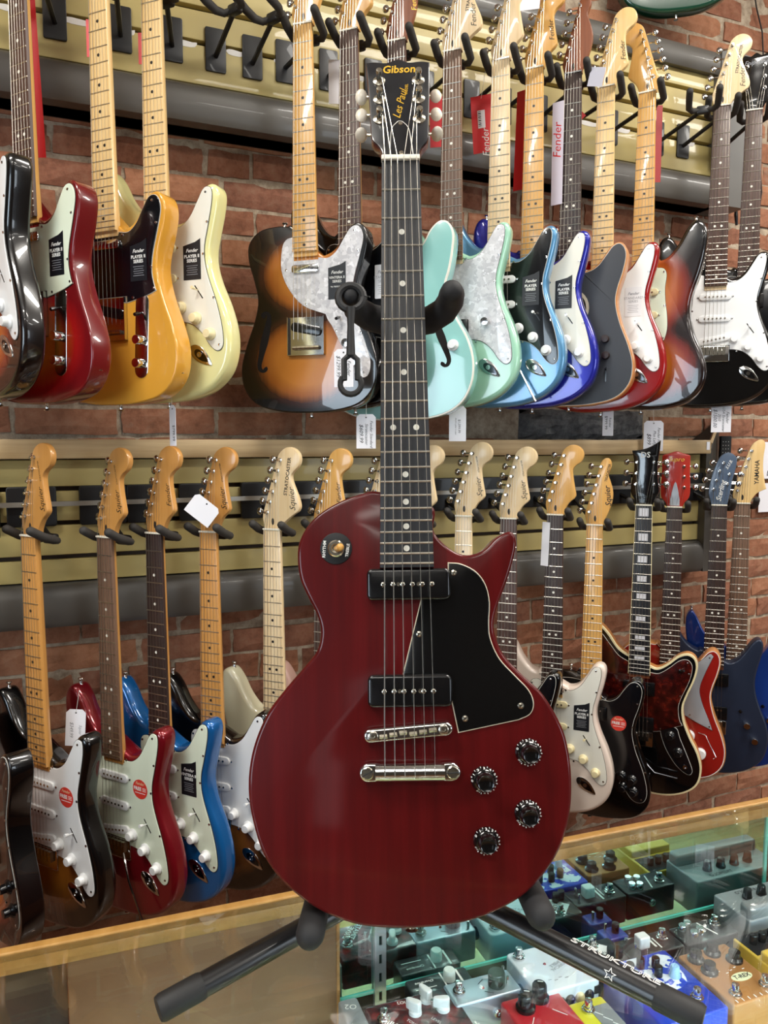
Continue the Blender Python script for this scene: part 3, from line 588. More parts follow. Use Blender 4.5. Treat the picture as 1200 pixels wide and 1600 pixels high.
            text('lettering', lines[0], .0085, im, st, (0, .009, .0006), 0, 0, .03 if dark else 0); text('lettering', lines[1], .0085, im, st, (0, .0005, .0006), 0, 0, .03 if dark else 0)
            for q in range(5): bx('print_line', (0, -.009-.0042*q, .0004), (.026-.004*(q % 2), .0009, .0002), GREYINK, st)
    g['desc'] = cat_desc
    if hang:
        Mn = M @ Matrix.Translation((0, L+.004, 0))
        hanger('foam-pronged hanger holding the '+cat_desc, Mn, plate or (2.435 if hang == 'u' else 1.445), wide=(hang == 'l'), px=None if ppx is None else at_y(ppx, 50, -.08).x, hw=.048 if px < 700 else .040)
    return g, M
def offset_in(poly, d):
    area = sum(poly[i-1].x*poly[i].y-poly[i].x*poly[i-1].y for i in range(len(poly)))
    return offset(poly if area > 0 else poly[::-1], d)

# ---- lacquers
BU3 = [(.25, '#c07a28'), (.45, '#a8531c'), (.6, '#7a2413'), (.72, '#1a0806'), (1, '#050405')]
E_DC = [(0, -45, 148, 104), (0, 118, 92, 92)]
ellm = lambda l: [tuple(v/1000 for v in e) for e in l]
SB3 = burst('three_tone_sunburst', BU3, ellm(E_DC))
SB3L = burst('wide_three_tone_sunburst', BU3, ellm([(0, -45, 172, 122), (0, 150, 150, 150)]))
SB2 = burst('two_tone_sunburst', [(.3, '#8a5618'), (.5, '#6b3d12'), (.68, '#160c05'), (1, '#050405')], ellm(E_DC))
SBT = burst('amber_thinline_burst', [(.42, '#b9742c'), (.58, '#9a581f'), (.7, '#3b1a0c'), (.8, '#070504'), (1, '#050404')], ellm([(0, -45, 150, 112), (0, 140, 126, 100)]))
CHB = burst('cherry_burst', [(.3, '#bd6a1e'), (.5, '#b4461a'), (.66, '#9c1414'), (.82, '#6e0c12'), (1, '#6a0c12')], ellm([(0, -45, 150, 112), (0, 100, 92, 80)]))
PBLK = P('gloss_black_lacquer', '#070708', .15, 0, 1); PRED = P('red_lacquer', '#8e1013', .22, 0, 1); PCAR = P('candy_red_metallic', '#7c0e1b', .28, .45, 1)
PBUT = mottled('butterscotch_lacquer', [(.3, '#d3942f'), (.7, '#dda13a')], 4, .25, 1); PCREAM = P('canary_cream_lacquer', '#e3dd9d', .22, 0, 1); PSEA = P('sea_foam_lacquer', '#8fc9c3', .25, 0, 1)
PSURF = P('surf_green_lacquer', '#9fd0b6', .22, 0, 1); PTIDE = P('tidepool_blue_metallic', '#5b93bd', .28, .35, 1); PBLU = P('deep_blue_metallic', '#20269c', .25, .35, 1)
PCHAR = P('charcoal_satin', '#34383f', .5); PLPB = P('lake_blue_metallic', '#1763a8', .25, .4, 1); POLY = P('olympic_cream', '#d8d3b4', .25, 0, 1); PPINK = P('shell_pink', '#cfa79a', .28, 0, .8)
PBLON = P('white_blonde', '#e3d3c6', .3, 0, .8); PDRED = P('cherry_top', '#8d1c16', .22, 0, 1); PNAVY = P('navy_satin', '#232c40', .4, .3, .2); PBLUE2 = P('cobalt_metallic', '#1c3f92', .28, .4, 1); PGRN = P('dark_green_lacquer', '#12402e', .2, 0, 1)
F_ = lambda s='Fender': [(s, 38, 80, 96, .0165, .35, .0)]
SQ = [('Squier', 37, 72, 97, .0185, .35, 0), ('STRATOCASTER', 33, 128, 100, .0055, 0, .01)]
SQB = [('Squier', 49, 68, 95, .020, .35, 0), ('STRATOCASTER', 38, 118, 82, .0115, 0, .02)]
FB = [('Fender', 48, 70, 95, .018, .35, .0), ('STRATOCASTER', 38, 118, 82, .010, 0, .02)]
UY, LY = -.23, -.20
# ---- upper row
guitar('sunburst double-cutaway guitar with black edges cut off by the left border, upper row', 'sunburst guitar at the left end of the upper row', (-48, 196, 'd', UY), 'dc', SB3, 's', WPL, neck=MAPLE, board=ROSE, yaw=66, ppx=-70)
guitar('cherry-burst single-cutaway guitar with white pickguard and dark fretboard, upper row', 'cherry-burst single-cutaway guitar', (33, 211, 'd', UY), 'sc', CHB, 't', MINT, neck=MAPLE, board=ROSE, head='t', pk='tele', sticker=('player', 76, 110), ppx=86, yaw=54, logo=F_())
guitar('butterscotch single-cutaway guitar with black pickguard and maple neck, upper row', 'butterscotch single-cutaway guitar', (158, 228, 'd', UY), 'sc', PBUT, 't', BGD, neck=MAPLE_M, head='t', pk='tele', sticker=('player', 76, 112), ppx=188, yaw=48, nfret=22)
guitar('pale canary yellow double-cutaway guitar with white pickguard, upper row', 'canary yellow guitar', (240, 236, 'd', UY), 'dc', PCREAM, 's', PARCH, neck=MAPLE_M, sticker=('player', 78, 118), ppx=268, yaw=45, pkmat=CRM, kmat=CRM, nfret=22)
thl, M_thl = guitar('amber sunburst semi-hollow single-cutaway guitar with f-hole and pearl pickguard', 'sunburst f-hole guitar', (472, 37, 'n', UY), 'sc', SBT, None, None, neck=MAPLE, head='t', pk='', yaw=42, sw='none', logo=F_())
guitar('glossy black double-cutaway guitar with black pickguard, half hidden behind the red guitar neck', 'all-black guitar behind the red guitar neck', (544, 47, 'n', UY), 'dc', PBLK, 's', BGD, neck=MAPLE, board=ROSE, pkmat=BLK, kmat=BLK, yaw=46, sticker=('std', 78, 118), logo=F_())
sem, M_sem = guitar('sea-foam semi-hollow guitar with white binding and f-hole, behind the red guitar neck', 'sea-foam semi-hollow guitar', (619, 63, 'n', UY), 'se', PSEA, None, None, neck=MAHOG, board=ROSE, head='t', pk='h', yaw=44, logo=F_(), logomat=GOLDINK, nfret=22)
guitar('surf green double-cutaway guitar with white pearl pickguard and a single knob', 'surf green guitar with pearl pickguard', (706, 79, 'n', UY), 'dc', PSURF, 's', PEARL, neck=MAPLE_P, board=LAUREL, head='b', logo=FB, pk='h', knob='c', kmat=MET, yaw=46)
guitar('light blue metallic double-cutaway guitar with black pickguard and white knobs', 'light blue guitar with black pickguard', (782, 93, 'n', UY), 'dc', PTIDE, 's', BGD, neck=MAPLE_P, head='s', sticker=('playerx', 78, 118), yaw=48, sw='arm', nutm=MET, nfret=22)
guitar('deep blue metallic double-cutaway guitar with white pickguard', 'deep blue guitar', (835, 106, 'n', UY), 'dc', PBLU, 's', PARCH, neck=MAPLE, head='s', logo=F_(), sticker=('playerx', 78, 118), yaw=48, nfret=22)
aco, M_aco = guitar('charcoal single-cutaway guitar with natural wood edge and two dark knobs', 'charcoal guitar with natural edge', (895, 114, 'n', UY), 'sc', NATEDGE, None, None, neck=MAHOG, board=ROSE_D, head='t', pk='', topmat=PCHAR, yaw=48, sw='none', nutm=BLK, nfret=22, dots=DOTW)
guitar('red double-cutaway guitar with plain white pickguard, upper row', 'red guitar with white pickguard, upper row', (947, 135, 'n', UY), 'dc', PRED, 's', WPL, neck=MAPLE_M, sticker=('std', 78, 118), yaw=49, logo=F_())
guitar('three-colour sunburst left-handed guitar with mint pickguard and reversed headstock', 'left-handed sunburst guitar', (1011, 144, 'n', UY), 'dc', SB3L, 's', MINT, neck=MAPLE, pkmat=CRM, kmat=CRM, mirror=True, yaw=54)
guitar('black double-cutaway guitar with white pickguard and three white pickups, upper right', 'black and white guitar at the upper right', (1129, 165, 'n', UY), 'dc', PBLK, 's', WPL, neck=MAPLE_P, board=ROSE, head='b', logo=FB, yaw=40, nfret=22)
guitar('black guitar with black three-a-side headstock at the right end of the upper row', 'black guitar with black headstock', (1179, 172, 'n', UY), 'dc', PBLK, 's', BGD, neck=MAHOG, board=ROSE, head='e', hmat=PBLK, yaw=44, pk='hh', pkmat=BLK, kmat=BLK, logo=[('Epiphone', 0, 128, 0, .016, .3, .01)], logomat=GREYINK)
grn, M_grn = guitar('dark green guitar hanging above the frame, only its lower end showing', 'dark green guitar near the ceiling', (1064, -82, 'b', -.16), 'dc', PGRN, 's', BGD, yaw=30, hang=None, pkmat=BLK, kmat=BLK)
# ---- lower row
guitar('sunburst guitar with large black pickguard cut off by the left border, lower row', 'sunburst guitar at the left end of the lower row', (-44, 1082, 'd', LY), 'sc', SB3, 'd', BGD, neck=MAPLE_O, yaw=66, pk='hh', sw='none', hang='l', knob='w', kmat=BLK)
guitar('black-edged sunburst guitar with bluish white pickguard and round red sticker, far left', 'black-edged sunburst guitar with the red sticker', (43, 838, 'n', LY), 'dc', SB2, 's', WPL, neck=MAPLE_O, sticker=('free', 74, 132), logo=SQ, yaw=53, hang='l')
guitar('candy red double-cutaway guitar with mint pickguard and round red sticker, lower row', 'candy red guitar, lower row', (162, 840, 'n', LY), 'dc', PCAR, 's', MINT, neck=MAPLE_O, board=LAUREL, sticker=('free', 74, 132), logo=SQ, yaw=53, hang='l', sw='arm')
guitar('lake blue metallic double-cutaway guitar with mint pickguard and black card', 'lake blue guitar', (239, 834, 'n', LY), 'dc', PLPB, 's', MINT, neck=MAPLE_O, board=ROSE_D, sticker=('vint', 74, 132), logo=F_(), yaw=51, hang='l')
guitar('black-edged sunburst guitar with white pickguard half hidden by the red guitar body', 'sunburst guitar left of the red guitar', (324, 832, 'n', LY), 'dc', SB2, 's', WPL, neck=MAPLE_O, logo=SQ, yaw=46, hang='l')
guitar('olympic cream double-cutaway guitar with pale maple neck and large headstock', 'cream guitar with large pale headstock', (424, 828, 'n', LY), 'dc', POLY, 's', WPL, neck=MAPLE_P, head='b', logo=SQB, yaw=46, hang='l')
guitar('shell pink guitar with amber headstock peeking over the red guitar shoulder', 'shell pink guitar', (504, 826, 'n', LY), 'dc', PPINK, 's', MINT, neck=MAPLE, board=ROSE, logo=F_(), yaw=46, hang='l')
guitar('guitar with pale headstock peeking out left of the red guitar neck', 'guitar hidden left of the red guitar neck', (584, 824, 'n', LY), 'dc', PBLK, 's', WPL, neck=MAPLE_P, head='b', yaw=46, hang='l')
guitar('guitar with pale headstock tip peeking out right of the red guitar neck', 'guitar hidden right of the red guitar neck', (648, 815, 'n', LY), 'dc', PRED, 's', WPL, neck=MAPLE_P, yaw=46, hang='l')
guitar('white guitar with pale headstock and pale maple neck above the red guitar cutaway', 'guitar above the red guitar cutaway', (724, 807, 'n', LY), 'dc', PBLON, 's', WPL, neck=MAPLE_P, logo=SQ, yaw=46, hang='l')
guitar('black double-cutaway guitar with black pickguard and dark fretboard beside the red guitar', 'black guitar beside the red guitar', (794, 811, 'n', LY), 'dc', PBLK, 's', BGD, neck=MAPLE_P, board=ROSE, logo=SQ, yaw=47, hang='l')
guitar('white blonde double-cutaway guitar with black card and cream knobs, lower row', 'white blonde guitar', (867, 805, 'n', LY), 'dc', PBLON, 's', PARCH, neck=MAPLE, board=ROSE_D, head='s', pk='hss', pkmat=CRM, kmat=CRM, sticker=('player', 78, 118), yaw=47, hang='l', nfret=22)
guitar('black single-cutaway guitar with black pickguard, red round sticker and four knobs', 'black guitar with four knobs', (929, 821, 'n', LY), 'sc', PBLK, 'd', BGD, neck=MAPLE, head='t', pk='hh', sticker=('free', 74, 115), sw='4k', logo=[('Squier', 32, 78, 96, .021, .25, .012), ('TELECASTER', 30, 140, 78, .0085, 0, .02)], yaw=48, hang='l')
ofs, M_ofs = guitar('black offset guitar with tortoise pickguard, cream binding and block inlays', 'black offset guitar with tortoise pickguard', (1006, 790, 'n', LY), 'of', NATEDGE, 'o', TORT, neck=MAHOG, board=EBONY, head='d', hmat=PBLK, pk='hh', binding=CRM, topmat=PBLK, blocks=True, logo=[('DS', 0, 138, 0, .021, 0, .02)], logomat=WINK, yaw=48, hang='l', nfret=22)
rbd, M_rbd = guitar('red guitar with white binding, silver pickguard and two white knobs', 'red guitar with white binding', (1054, 793, 'n', LY), 'sc', NATEDGE, 'r', P('silver_guard', '#a8adb4', .35, .3), neck=MAHOG, board=ROSE_D, head='r', hmat=P('red_head', '#a5281b', .3, 0, .6), pk='hh', binding=None, topmat=PDRED, yaw=46, hang='l', sw='none', logo=[('Supro', 0, 138, 0, .018, .3, .01)], logomat=GOLDINK, s=.97, dots=DOTW)
guitar('navy satin guitar with blue-grey headstock and dark humbuckers, lower right', 'navy satin guitar', (1124, 790, 'n', LY), 'su', PNAVY, None, None, neck=MAHOG, board=ROSE_D, head='m', hmat=P('slate_head', '#4a5a70', .4, 0, .4), pk='hh', logo=[('Sterling', 3, 42, 80, .020, .3, .01), ('S.U.B.', 22, 118, 62, .012, .3, .01)], logomat=WINK, yaw=44, hang='l', nfret=22)
guitar('cobalt blue guitar with natural pointed headstock at the right border, lower row', 'cobalt blue guitar', (1160, 787, 'n', LY), 'su', PBLUE2, None, None, neck=MAPLE_M, board=LAUREL, head='y', pk='hh', logo=[('YAMAHA', 36, 92, 90, .017, 0, .02)], yaw=44, hang='l', nfret=22)
# ---- extra fittings of single guitars
HOLE_SHADE = P('hole_shade', '#120c09', .9)  # dark inlays paint the shade inside holes that are not cut
FH = mm([(-2, 58), (3, 62), (9, 58), (9, 50), (3, 47), (3, 53), (0, 54), (2, 40), (6, 20), (4, -8), (-2, -34), (-8, -48), (-14, -52), (-17, -46), (-14, -41), (-10, -44), (-12, -48), (-8, -42), (-5, -24), (-3, 0), (-3, 20), (-4, 44)])
FH = mm([(-5, 60), (1, 64), (8, 60), (9, 52), (4, 49), (2, 54), (1, 57), (-1, 50), (3, 25), (7, 0), (8, -25), (9, -50), (4, -62), (-4, -63), (-9, -56), (-7, -50), (-3, -53), (-1, -57), (2, -48), (-2, -22), (-6, 0), (-8, 25), (-8, 48)])
def fhole(g, x, y, rot, mir=1, z=0.):
    obj('f_hole_inlay', MB().slab(catmull([(mir*a*1.45, b*1.05) for a, b in FH], 3), -.001, .0004).mesh('f_hole_inlay'), HOLE_SHADE, g, loc=(x/1000, y/1000, z), rot=(0, 0, D2R(rot)))
def knob_on(g, x, y, kind='c', mat=MET, z=0.0): return obj('knob', lathe_knob(kind), mat, g, loc=(x/1000, y/1000, z))
# sunburst f-hole guitar: pearl guard that runs down the treble side
gp = catmull(mm([(29, 168, 1), (29, 172, 1), (52, 170), (72, 184), (88, 208), (103, 228), (118, 231), (128, 220), (130, 200), (121, 165), (109, 122), (106, 90), (114, 45), (134, -10), (146, -50), (142, -78), (126, -84), (104, -62), (84, -22), (62, 22), (50, 40), (45, 52, 1), (-6, 72), (-40, 108), (-58, 150), (-56, 196), (-46, 214), (-29, 219, 1), (-29, 168, 1)]), 4)
gd = obj('pickguard', MB().slab(gp, 0, .0022, .0006).mesh('pickguard'), PEARL, thl, loc=(0, 0, .0002))
for a, b in ((112, 222), (120, 180), (106, 100), (126, 10), (132, -74), (70, 16), (-46, 150), (0, 76)): obj('screw', screw_me(), MET, gd, loc=(a/1000, b/1000, .0022))
obj('pickup', CACHE['tnp'], MET, thl, loc=(0, .150, .002)); tb = obj('bridge', CACHE['tbr'], MET, thl); obj('saddles', CACHE['tsad'], NIC, tb); obj('pickup', CACHE['tbp'], BLK, thl, loc=(0, .022, .0014), rot=(0, 0, D2R(-12)))
knob_on(thl, 96, -12, 'c', MET, .0024); knob_on(thl, 112, -52, 'c', MET, .0024); obj('selector_lever', CACHE['lever'], BLK, thl, loc=(.078, .0, .002))
fhole(thl, -102, -2, -6, -1)
st = obj('sticker', CACHE[('card', False)], STICK, thl, loc=(.072, .118, .0027))
for s_, y_, z_ in (('Fender', .02, .0095), ('VINTERA II', .009, .0075), ('SERIES', .001, .0075), ("'70s TELECASTER", -.010, .004)): text('lettering', s_, z_, WINK, st, (0, y_, .0006), 0, .3 if s_ == 'Fender' else 0, .01)
# semi-hollow: binding, f-hole, knobs
so = catmull(mm(SEMI), 5)
obj('binding', MB().slab(offset_in(so, -.0005), -.006, .0008, .001).mesh('binding'), PARCH, sem); obj('body_top', MB().slab(offset_in(so, .003), -.002, .0014, .0005).mesh('body_top'), PSEA, sem)
fhole(sem, 104, 2, 12, 1, .0012); fhole(sem, -100, 2, -12, -1, .0012)
for a, b in ((132, -16),): knob_on(sem, a, b, 'h', WPL, .001)
# charcoal guitar
sc = catmull(mm(SCUT), 5)
obj('white_line', MB().slab(offset_in(sc, .0035), -.003, .0008).mesh('white_line'), P('pale_line', '#cfc8ba', .5), aco)
obj('sound_hole_ring', MB().slab(circle(0, .085, .050, 28), 0, .0018).mesh('ring'), P('ivory_ring', '#c9bfa8', .4), aco); obj('sound_hole_inlay', MB().slab(circle(0, .085, .043, 28), 0, .0022).mesh('hole'), HOLE_SHADE, aco)
for a, b in ((92, 6), (94, -34)): knob_on(aco, a, b, 'c', P('dark_wood_knob', '#2b1a16', .35), .001)
obj('selector_switch', MB().slab(rrect(.093, -.098, .096, -.062, .001), 0, .003).tube([(.0945, -.07, .002), (.0945, -.066, .014)], .0016, 6).mesh('switch'), BLK, aco)
obj('bridge', MB().slab(rrect(-.06, -.02, .06, .012, .006), 0, .008, .002).mesh('bridge'), ROSE_D, aco)
# red guitar with binding
obj('white_line', MB().slab(offset_in(sc, .003), -.004, .0010).mesh('white_line'), WPL, rbd)
for a, b in ((60, -22), (92, -72)): obj('knob', cached('bigknob', lambda: MB().lathe([(.0165, 0), (.0155, .012), (.0135, .015), (.001, .0155)], 20).mesh('knob')), WPL, rbd, loc=(a/1000, b/1000, .001))
obj('tailpiece_arm', MB().tube([(.085, -.01, .003), (.105, -.014, .006), (.135, -.075, .006), (.128, -.082, .006)], .0009, 5).mesh('arm'), MET, rbd)
obj('truss_cover', MB().slab(catmull(mm([(-13, 653, 1), (-12, 675), (0, 722), (12, 675), (13, 653, 1)]), 4), .0042, .0055).mesh('cover'), MATS['silver_guard'], rbd)
# offset guitar: control plate and knobs
cp = obj('control_plate', MB().slab(catmull(mm([(62, 30), (100, 34), (112, 6), (140, -60), (146, -84), (134, -92), (104, -70), (74, -22)]), 4), 0, .0024, .0006).mesh('control_plate'), BGD, ofs, loc=(0, 0, .0015))
obj('plate_edge', MB().slab(offset_in(catmull(mm([(62, 30), (100, 34), (112, 6), (140, -60), (146, -84), (134, -92), (104, -70), (74, -22)]), 4), -.001), 0, .0012).mesh('plate_edge'), WPLY, ofs, loc=(0, 0, .0015))
for a, b in ((86, 10), (108, -34)): obj('knob', lathe_knob('w'), BLK, cp, loc=(a/1000, b/1000, .0024))
obj('jack_socket', MB().lathe([(.006, 0), (.006, .003), (.003, .003), (.003, .001)], 12, (.128, -.072, .0024)).mesh('jack'), MET, cp)
obj('tremolo_arm', MB().tube([(.02, -.07, .01), (.05, -.095, .02), (.11, -.10, .022)], .0026, 8).mesh('arm'), P('dark_chrome', '#55565a', .15, 1), ofs)
obj('selector_switch', MB().lathe([(.006, 0), (.006, .003), (.003, .004)], 10, (.108, .196, .003)).tube([(.108, .196, .006), (.118, .202, .018)], .003, 8).mesh('switch'), BLK, ofs)
for ob in list(bpy.data.objects):
    if ob.get('category') == 'guitar':
        d = ob.get('desc', '')
        if d == 'black guitar with four knobs':
            for a, b in ((112, -36), (116, -68), (84, -28), (88, -60)): obj('knob', lathe_knob('w'), BLK, ob, loc=(a/1000, b/1000, .0024))
        if d == 'sunburst guitar at the left end of the lower row':
            for a, b in ((112, -20), (124, -62)): obj('knob', lathe_knob('w'), BLK, ob, loc=(a/1000, b/1000, .0024))
        if d in ('navy satin guitar', 'cobalt blue guitar'):
            for a, b in ((96, 8), (118, -36)): obj('knob', lathe_knob('c'), MET, ob, loc=(a/1000, b/1000, 0))
            obj('selector_switch', MB().lathe([(.005, 0), (.005, .003), (.002, .003)], 8, (.078, .046, 0)).tube([(.078, .046, .002), (.082, .048, .014)], .0016, 6).mesh('switch'), BLK, ob)
        if 'desc' in ob: del ob['desc']
# empty hangers of the upper row and a black perforated box
for px, d in ((342, 'first'), (399, 'second')):
    q = at_y(px, 74, -.08); hanger('empty black guitar hanger with bare foam prongs, %s right of the canary yellow guitar' % d, frame((q.x-.03, -.225, 2.475), 62), 2.43, px=q.x-.008)
q = at_y(1027, 188, -.08); hanger('empty black guitar hanger with bare prongs left of the black and white guitar', frame((q.x, -.25, 2.475), 42), 2.43)
bxp = at_y(1150, 708, -.125)
bo = thing('perforated_box', 'black box with rows of pale dots behind the pointed natural headstock', 'box', M=Matrix.Translation((bxp.x+.035, -.05, bxp.z)) @ Matrix.Rotation(D2R(-30), 4, 'Z'))
obj('casing', MB().slab(rrect(-.016, -.052, .016, .052, .003), -.01, .01, .002).mesh('casing'), P('satin_black', '#0c0c0d', .5), bo, rot=(math.pi/2, 0, 0))
for r_ in range(6):
    for c_ in range(3): obj('dot', unit_disc(), WINK, bo, loc=(-.009+.008*c_, -.0102, .034-.011*r_), rot=(math.pi/2, 0, 0), scale=(.0010, .0010, .0004))

# ================================================================ the red guitar
Pb = CAM+ray(640, 1145)*.82; Pn = CAM+ray(626, 247)*.88
gy = (Pn-Pb).normalized(); gx = (RT-gy*RT.dot(gy)).normalized(); gz = gx.cross(gy); SL = (Pn-Pb).length
MG = Matrix(((gx.x, gy.x, gz.x, Pb.x), (gx.y, gy.y, gz.y, Pb.y), (gx.z, gy.z, gz.z, Pb.z), (0, 0, 0, 1)))
G = thing('electric_guitar', 'cherry red single-cutaway guitar with black soapbar pickups standing on a black stand', 'guitar', M=MG)
def cherry():
    m, nt, b = nodes('cherry_stained_mahogany'); v = objco(nt, (55, 2.2, 55)); n = noise(nt, 1, 7, v, .65); n2 = noise(nt, 5, 3, objco(nt))
    sx_ = nt.nodes.new('ShaderNodeSeparateXYZ'); t = nt.nodes.new('ShaderNodeTexCoord'); nt.links.new(t.outputs['Object'], sx_.inputs[0])
    lt = nt.nodes.new('ShaderNodeMath'); lt.operation = 'LESS_THAN'; lt.inputs[1].default_value = -.1275; nt.links.new(sx_.outputs[0], lt.inputs[0])  # strip along the left edge lightened: reflected sheen painted into the stain
    r = ramp(nt, [(.25, '#3d0607'), (.5, '#4c0809'), (.8, '#5c0d10')]); a = nt.nodes.new('ShaderNodeMath'); a.operation = 'MULTIPLY_ADD'; a.inputs[1].default_value = .03
    nt.links.new(lt.outputs[0], a.inputs[0]); nt.links.new(n.outputs['Fac'], a.inputs[2]); nt.links.new(a.outputs[0], r.inputs[0])
    nt.links.new(r.outputs[0], b.inputs['Base Color']); setb(b, .35, 0, .5, .15, .09); bump(nt, b, n.outputs['Fac'], .015, .001); return m
CHERRY = cherry()
BODY = [(-27.9, 255.5), (-47.2, 253.6), (-71.0, 245.5), (-92.7, 233.1), (-107.4, 218.6), (-116.5, 200.6), (-118.3, 182.6), (-115.3, 161.1), (-106.3, 140.3), (-97.5, 122.4), (-93.4, 104.6), (-97.6, 84.3), (-111.4, 66.9), (-132.0, 43.6), (-149.7, 20.4), (-162.9, -8.1), (-169.6, -36.4), (-170.5, -65.3), (-165.7, -93.5), (-155.5, -124.7), (-138.1, -150.1), (-114.8, -170.9), (-88.9, -186.5), (-54.5, -198.4), (-14.0, -202.1), (25.9, -200.7), (60.5, -195.4), (92.8, -183.8), (119.2, -168.8), (141.6, -146.6), (158.2, -120.3), (168.0, -89.3), (171.1, -58.6), (169.5, -26.9), (162.4, 1.7), (144.4, 34.0), (123.2, 55.1), (104.2, 75.6), (95.8, 93.3), (93.2, 111.1), (98.5, 131.5), (108.2, 155.5), (116.1, 179.5), (119.8, 197.6), (116.9, 208.0), (109.7, 209.5), (96.9, 202.0), (84.8, 190.4), (69.4, 185.0), (54.9, 187.6), (39.8, 198.6), (29.7, 213.3), (28, 240)]
ZT = -.016
obj('body', MB().slab(catmull(mm(BODY), 5), ZT-.044, ZT, .004, .004, 4).mesh('body'), CHERRY, G)
GU = [(45.5, 176.2, 1), (58.6, 174.7), (73.6, 166.9), (83.6, 153.7), (88.0, 134.4), (86.7, 110.6), (88.3, 93.6), (97.4, 73.2), (113.9, 54.8), (127.1, 40.5), (132.2, 27.1), (128.4, 15.8), (116.0, 9.9, 1), (52.6, -2.5, 1), (44.3, 40, 1), (-6.5, 52, 1), (-4.0, 62.3, 1), (15.0, 135.4, 1), (20, 150, 1), (45, 150, 1)]
gpl = catmull(mm(GU), 5)
obj('guard_ply', MB().slab(offset_in(gpl, -.0009), ZT, ZT+.0018, .0004).mesh('guard_ply'), P('cream_edge', '#cfc6ae', .5), G); pg = obj('pickguard', MB().slab(gpl, ZT, ZT+.0026, .0008).mesh('pickguard'), P('main_guard', '#0a0a0b', .12, 0, .6), G)
for a, b in ((50.6, 165.8), (12.3, 100.8), (59.5, 11.7), (118.8, 24.2)): obj('screw', cached('mscrew', lambda: MB().lathe([(.0036, 0), (.0032, .0012), (.0016, .0016), (.0014, .0006), (.0005, .0006)], 12).mesh('screw')), NIC, pg, loc=(a/1000, b/1000, ZT+.0026))
SOAP = P('soapbar_black', '#08080a', .22, 0, .4)
for (cx, cy) in ((1.5, 154.2), (1.2, 41.8)):
    p = obj('pickup', cached('soap', lambda: MB().slab(rrect(-.0445, -.0168, .0445, .0168, .006, 5), 0, .0105, .003, 0, 4).mesh('soapbar')), SOAP, G, loc=(cx/1000, cy/1000, ZT))
    for i in range(6): obj('pole_screw', cached('pscrew', lambda: MB().lathe([(.0026, 0), (.0025, .0012), (.0018, .0016), (.001, .0016)], 12).mesh('pole')), NIC, p, loc=(-.0272+.0104*i, 0, .0105))
    for e in (-.0108, .0108): obj('mounting_screw', cached('mscrew2', lambda: MB().lathe([(.0024, 0), (.0022, .0008), (.0012, .0008), (.001, .0002)], 10).mesh('ms')), NIC, p, loc=(e+.0, 0, .0105))
rotb = math.atan2(7.3, 90.8)
br = obj('bridge', MB().slab(rrect(-.0465, -.0068, .0465, .0068, .0066, 5), -.012, -.002, .002, .001, 3).mesh('bridge'), MET, G, loc=(-.0013, -.0004, 0), rot=(0, 0, rotb))
for e in (-1, 1): obj('bridge_post', cached('bpost', lambda: MB().lathe([(.0052, -.012), (.0052, -.0012), (.0045, -.0008), (.002, -.0008), (.0018, -.0016), (.0005, -.0016)], 14).mesh('bpost')), NIC, br, loc=(e*.037, 0, 0))
obj('saddle_slot', MB().box(-.031, .031, -.0045, .0045, -.0022, -.0017).mesh('slot', False), P('slot_shadow_metal', '#3b332d', .5, .6), br)
for i in range(6): obj('saddle', cached('saddle', lambda: MB().add([(-.004, -.004, -.003), (.004, -.004, -.003), (.004, .004, -.003), (-.004, .004, -.003), (-.004, 0, .0002), (.004, 0, .0002)], [(0, 1, 5, 4), (2, 3, 4, 5), (1, 2, 5), (3, 0, 4), (0, 3, 2, 1)]).mesh('saddle', False)), NIC, br, loc=(-.0262+.0104*i, .001*((i % 3)-1)-.0005, .0))
tl = obj('tailpiece', MB().tube([(-.036, -.0415, -.006), (.036, -.0415, -.006)], .0075, 20).mesh('tailpiece'), MET, G)
tl.data = MB().rings([[(x, -.0415+.0085*math.cos(a)*1.05, -.0055+.0072*math.sin(a)) for a in [2*math.pi*k/24 for k in range(24)]] for x in (-.036, .036)]).mesh('tailpiece')
if True:
    tl.material_slots[0].link = 'OBJECT'; tl.material_slots[0].material = MET
for e in (-1, 1):
    obj('tailpiece_ear', cached(('ear', e), lambda: MB().slab(catmull(mm([(e*33, 9, 1), (e*46, 9), (e*52, 3), (e*52, -4), (e*46, -9), (e*33, -9, 1)]), 4), -.012, -.004, .002, .001, 3).mesh('ear')), MET, tl, loc=(0, -.0415, 0))
    s_ = obj('tailpiece_stud', cached('stud', lambda: MB().lathe([(.0068, -.006), (.0066, -.002), (.0056, -.0012), (.001, -.0012)], 18).mesh('stud')), NIC, tl, loc=(e*.0445, -.0415, -.0005), rot=(0, 0, D2R(28 if e < 0 else 3)))
    bx('stud_slot', (e*.0445, -.0415, -.0014), (.0125, .0014, .0006), P('dark_slot', '#1c1a18', .6), tl, rot=(0, 0, D2R(28 if e < 0 else 3)))
KB = P('gloss_black_knob', '#060607', .16, 0, .5)
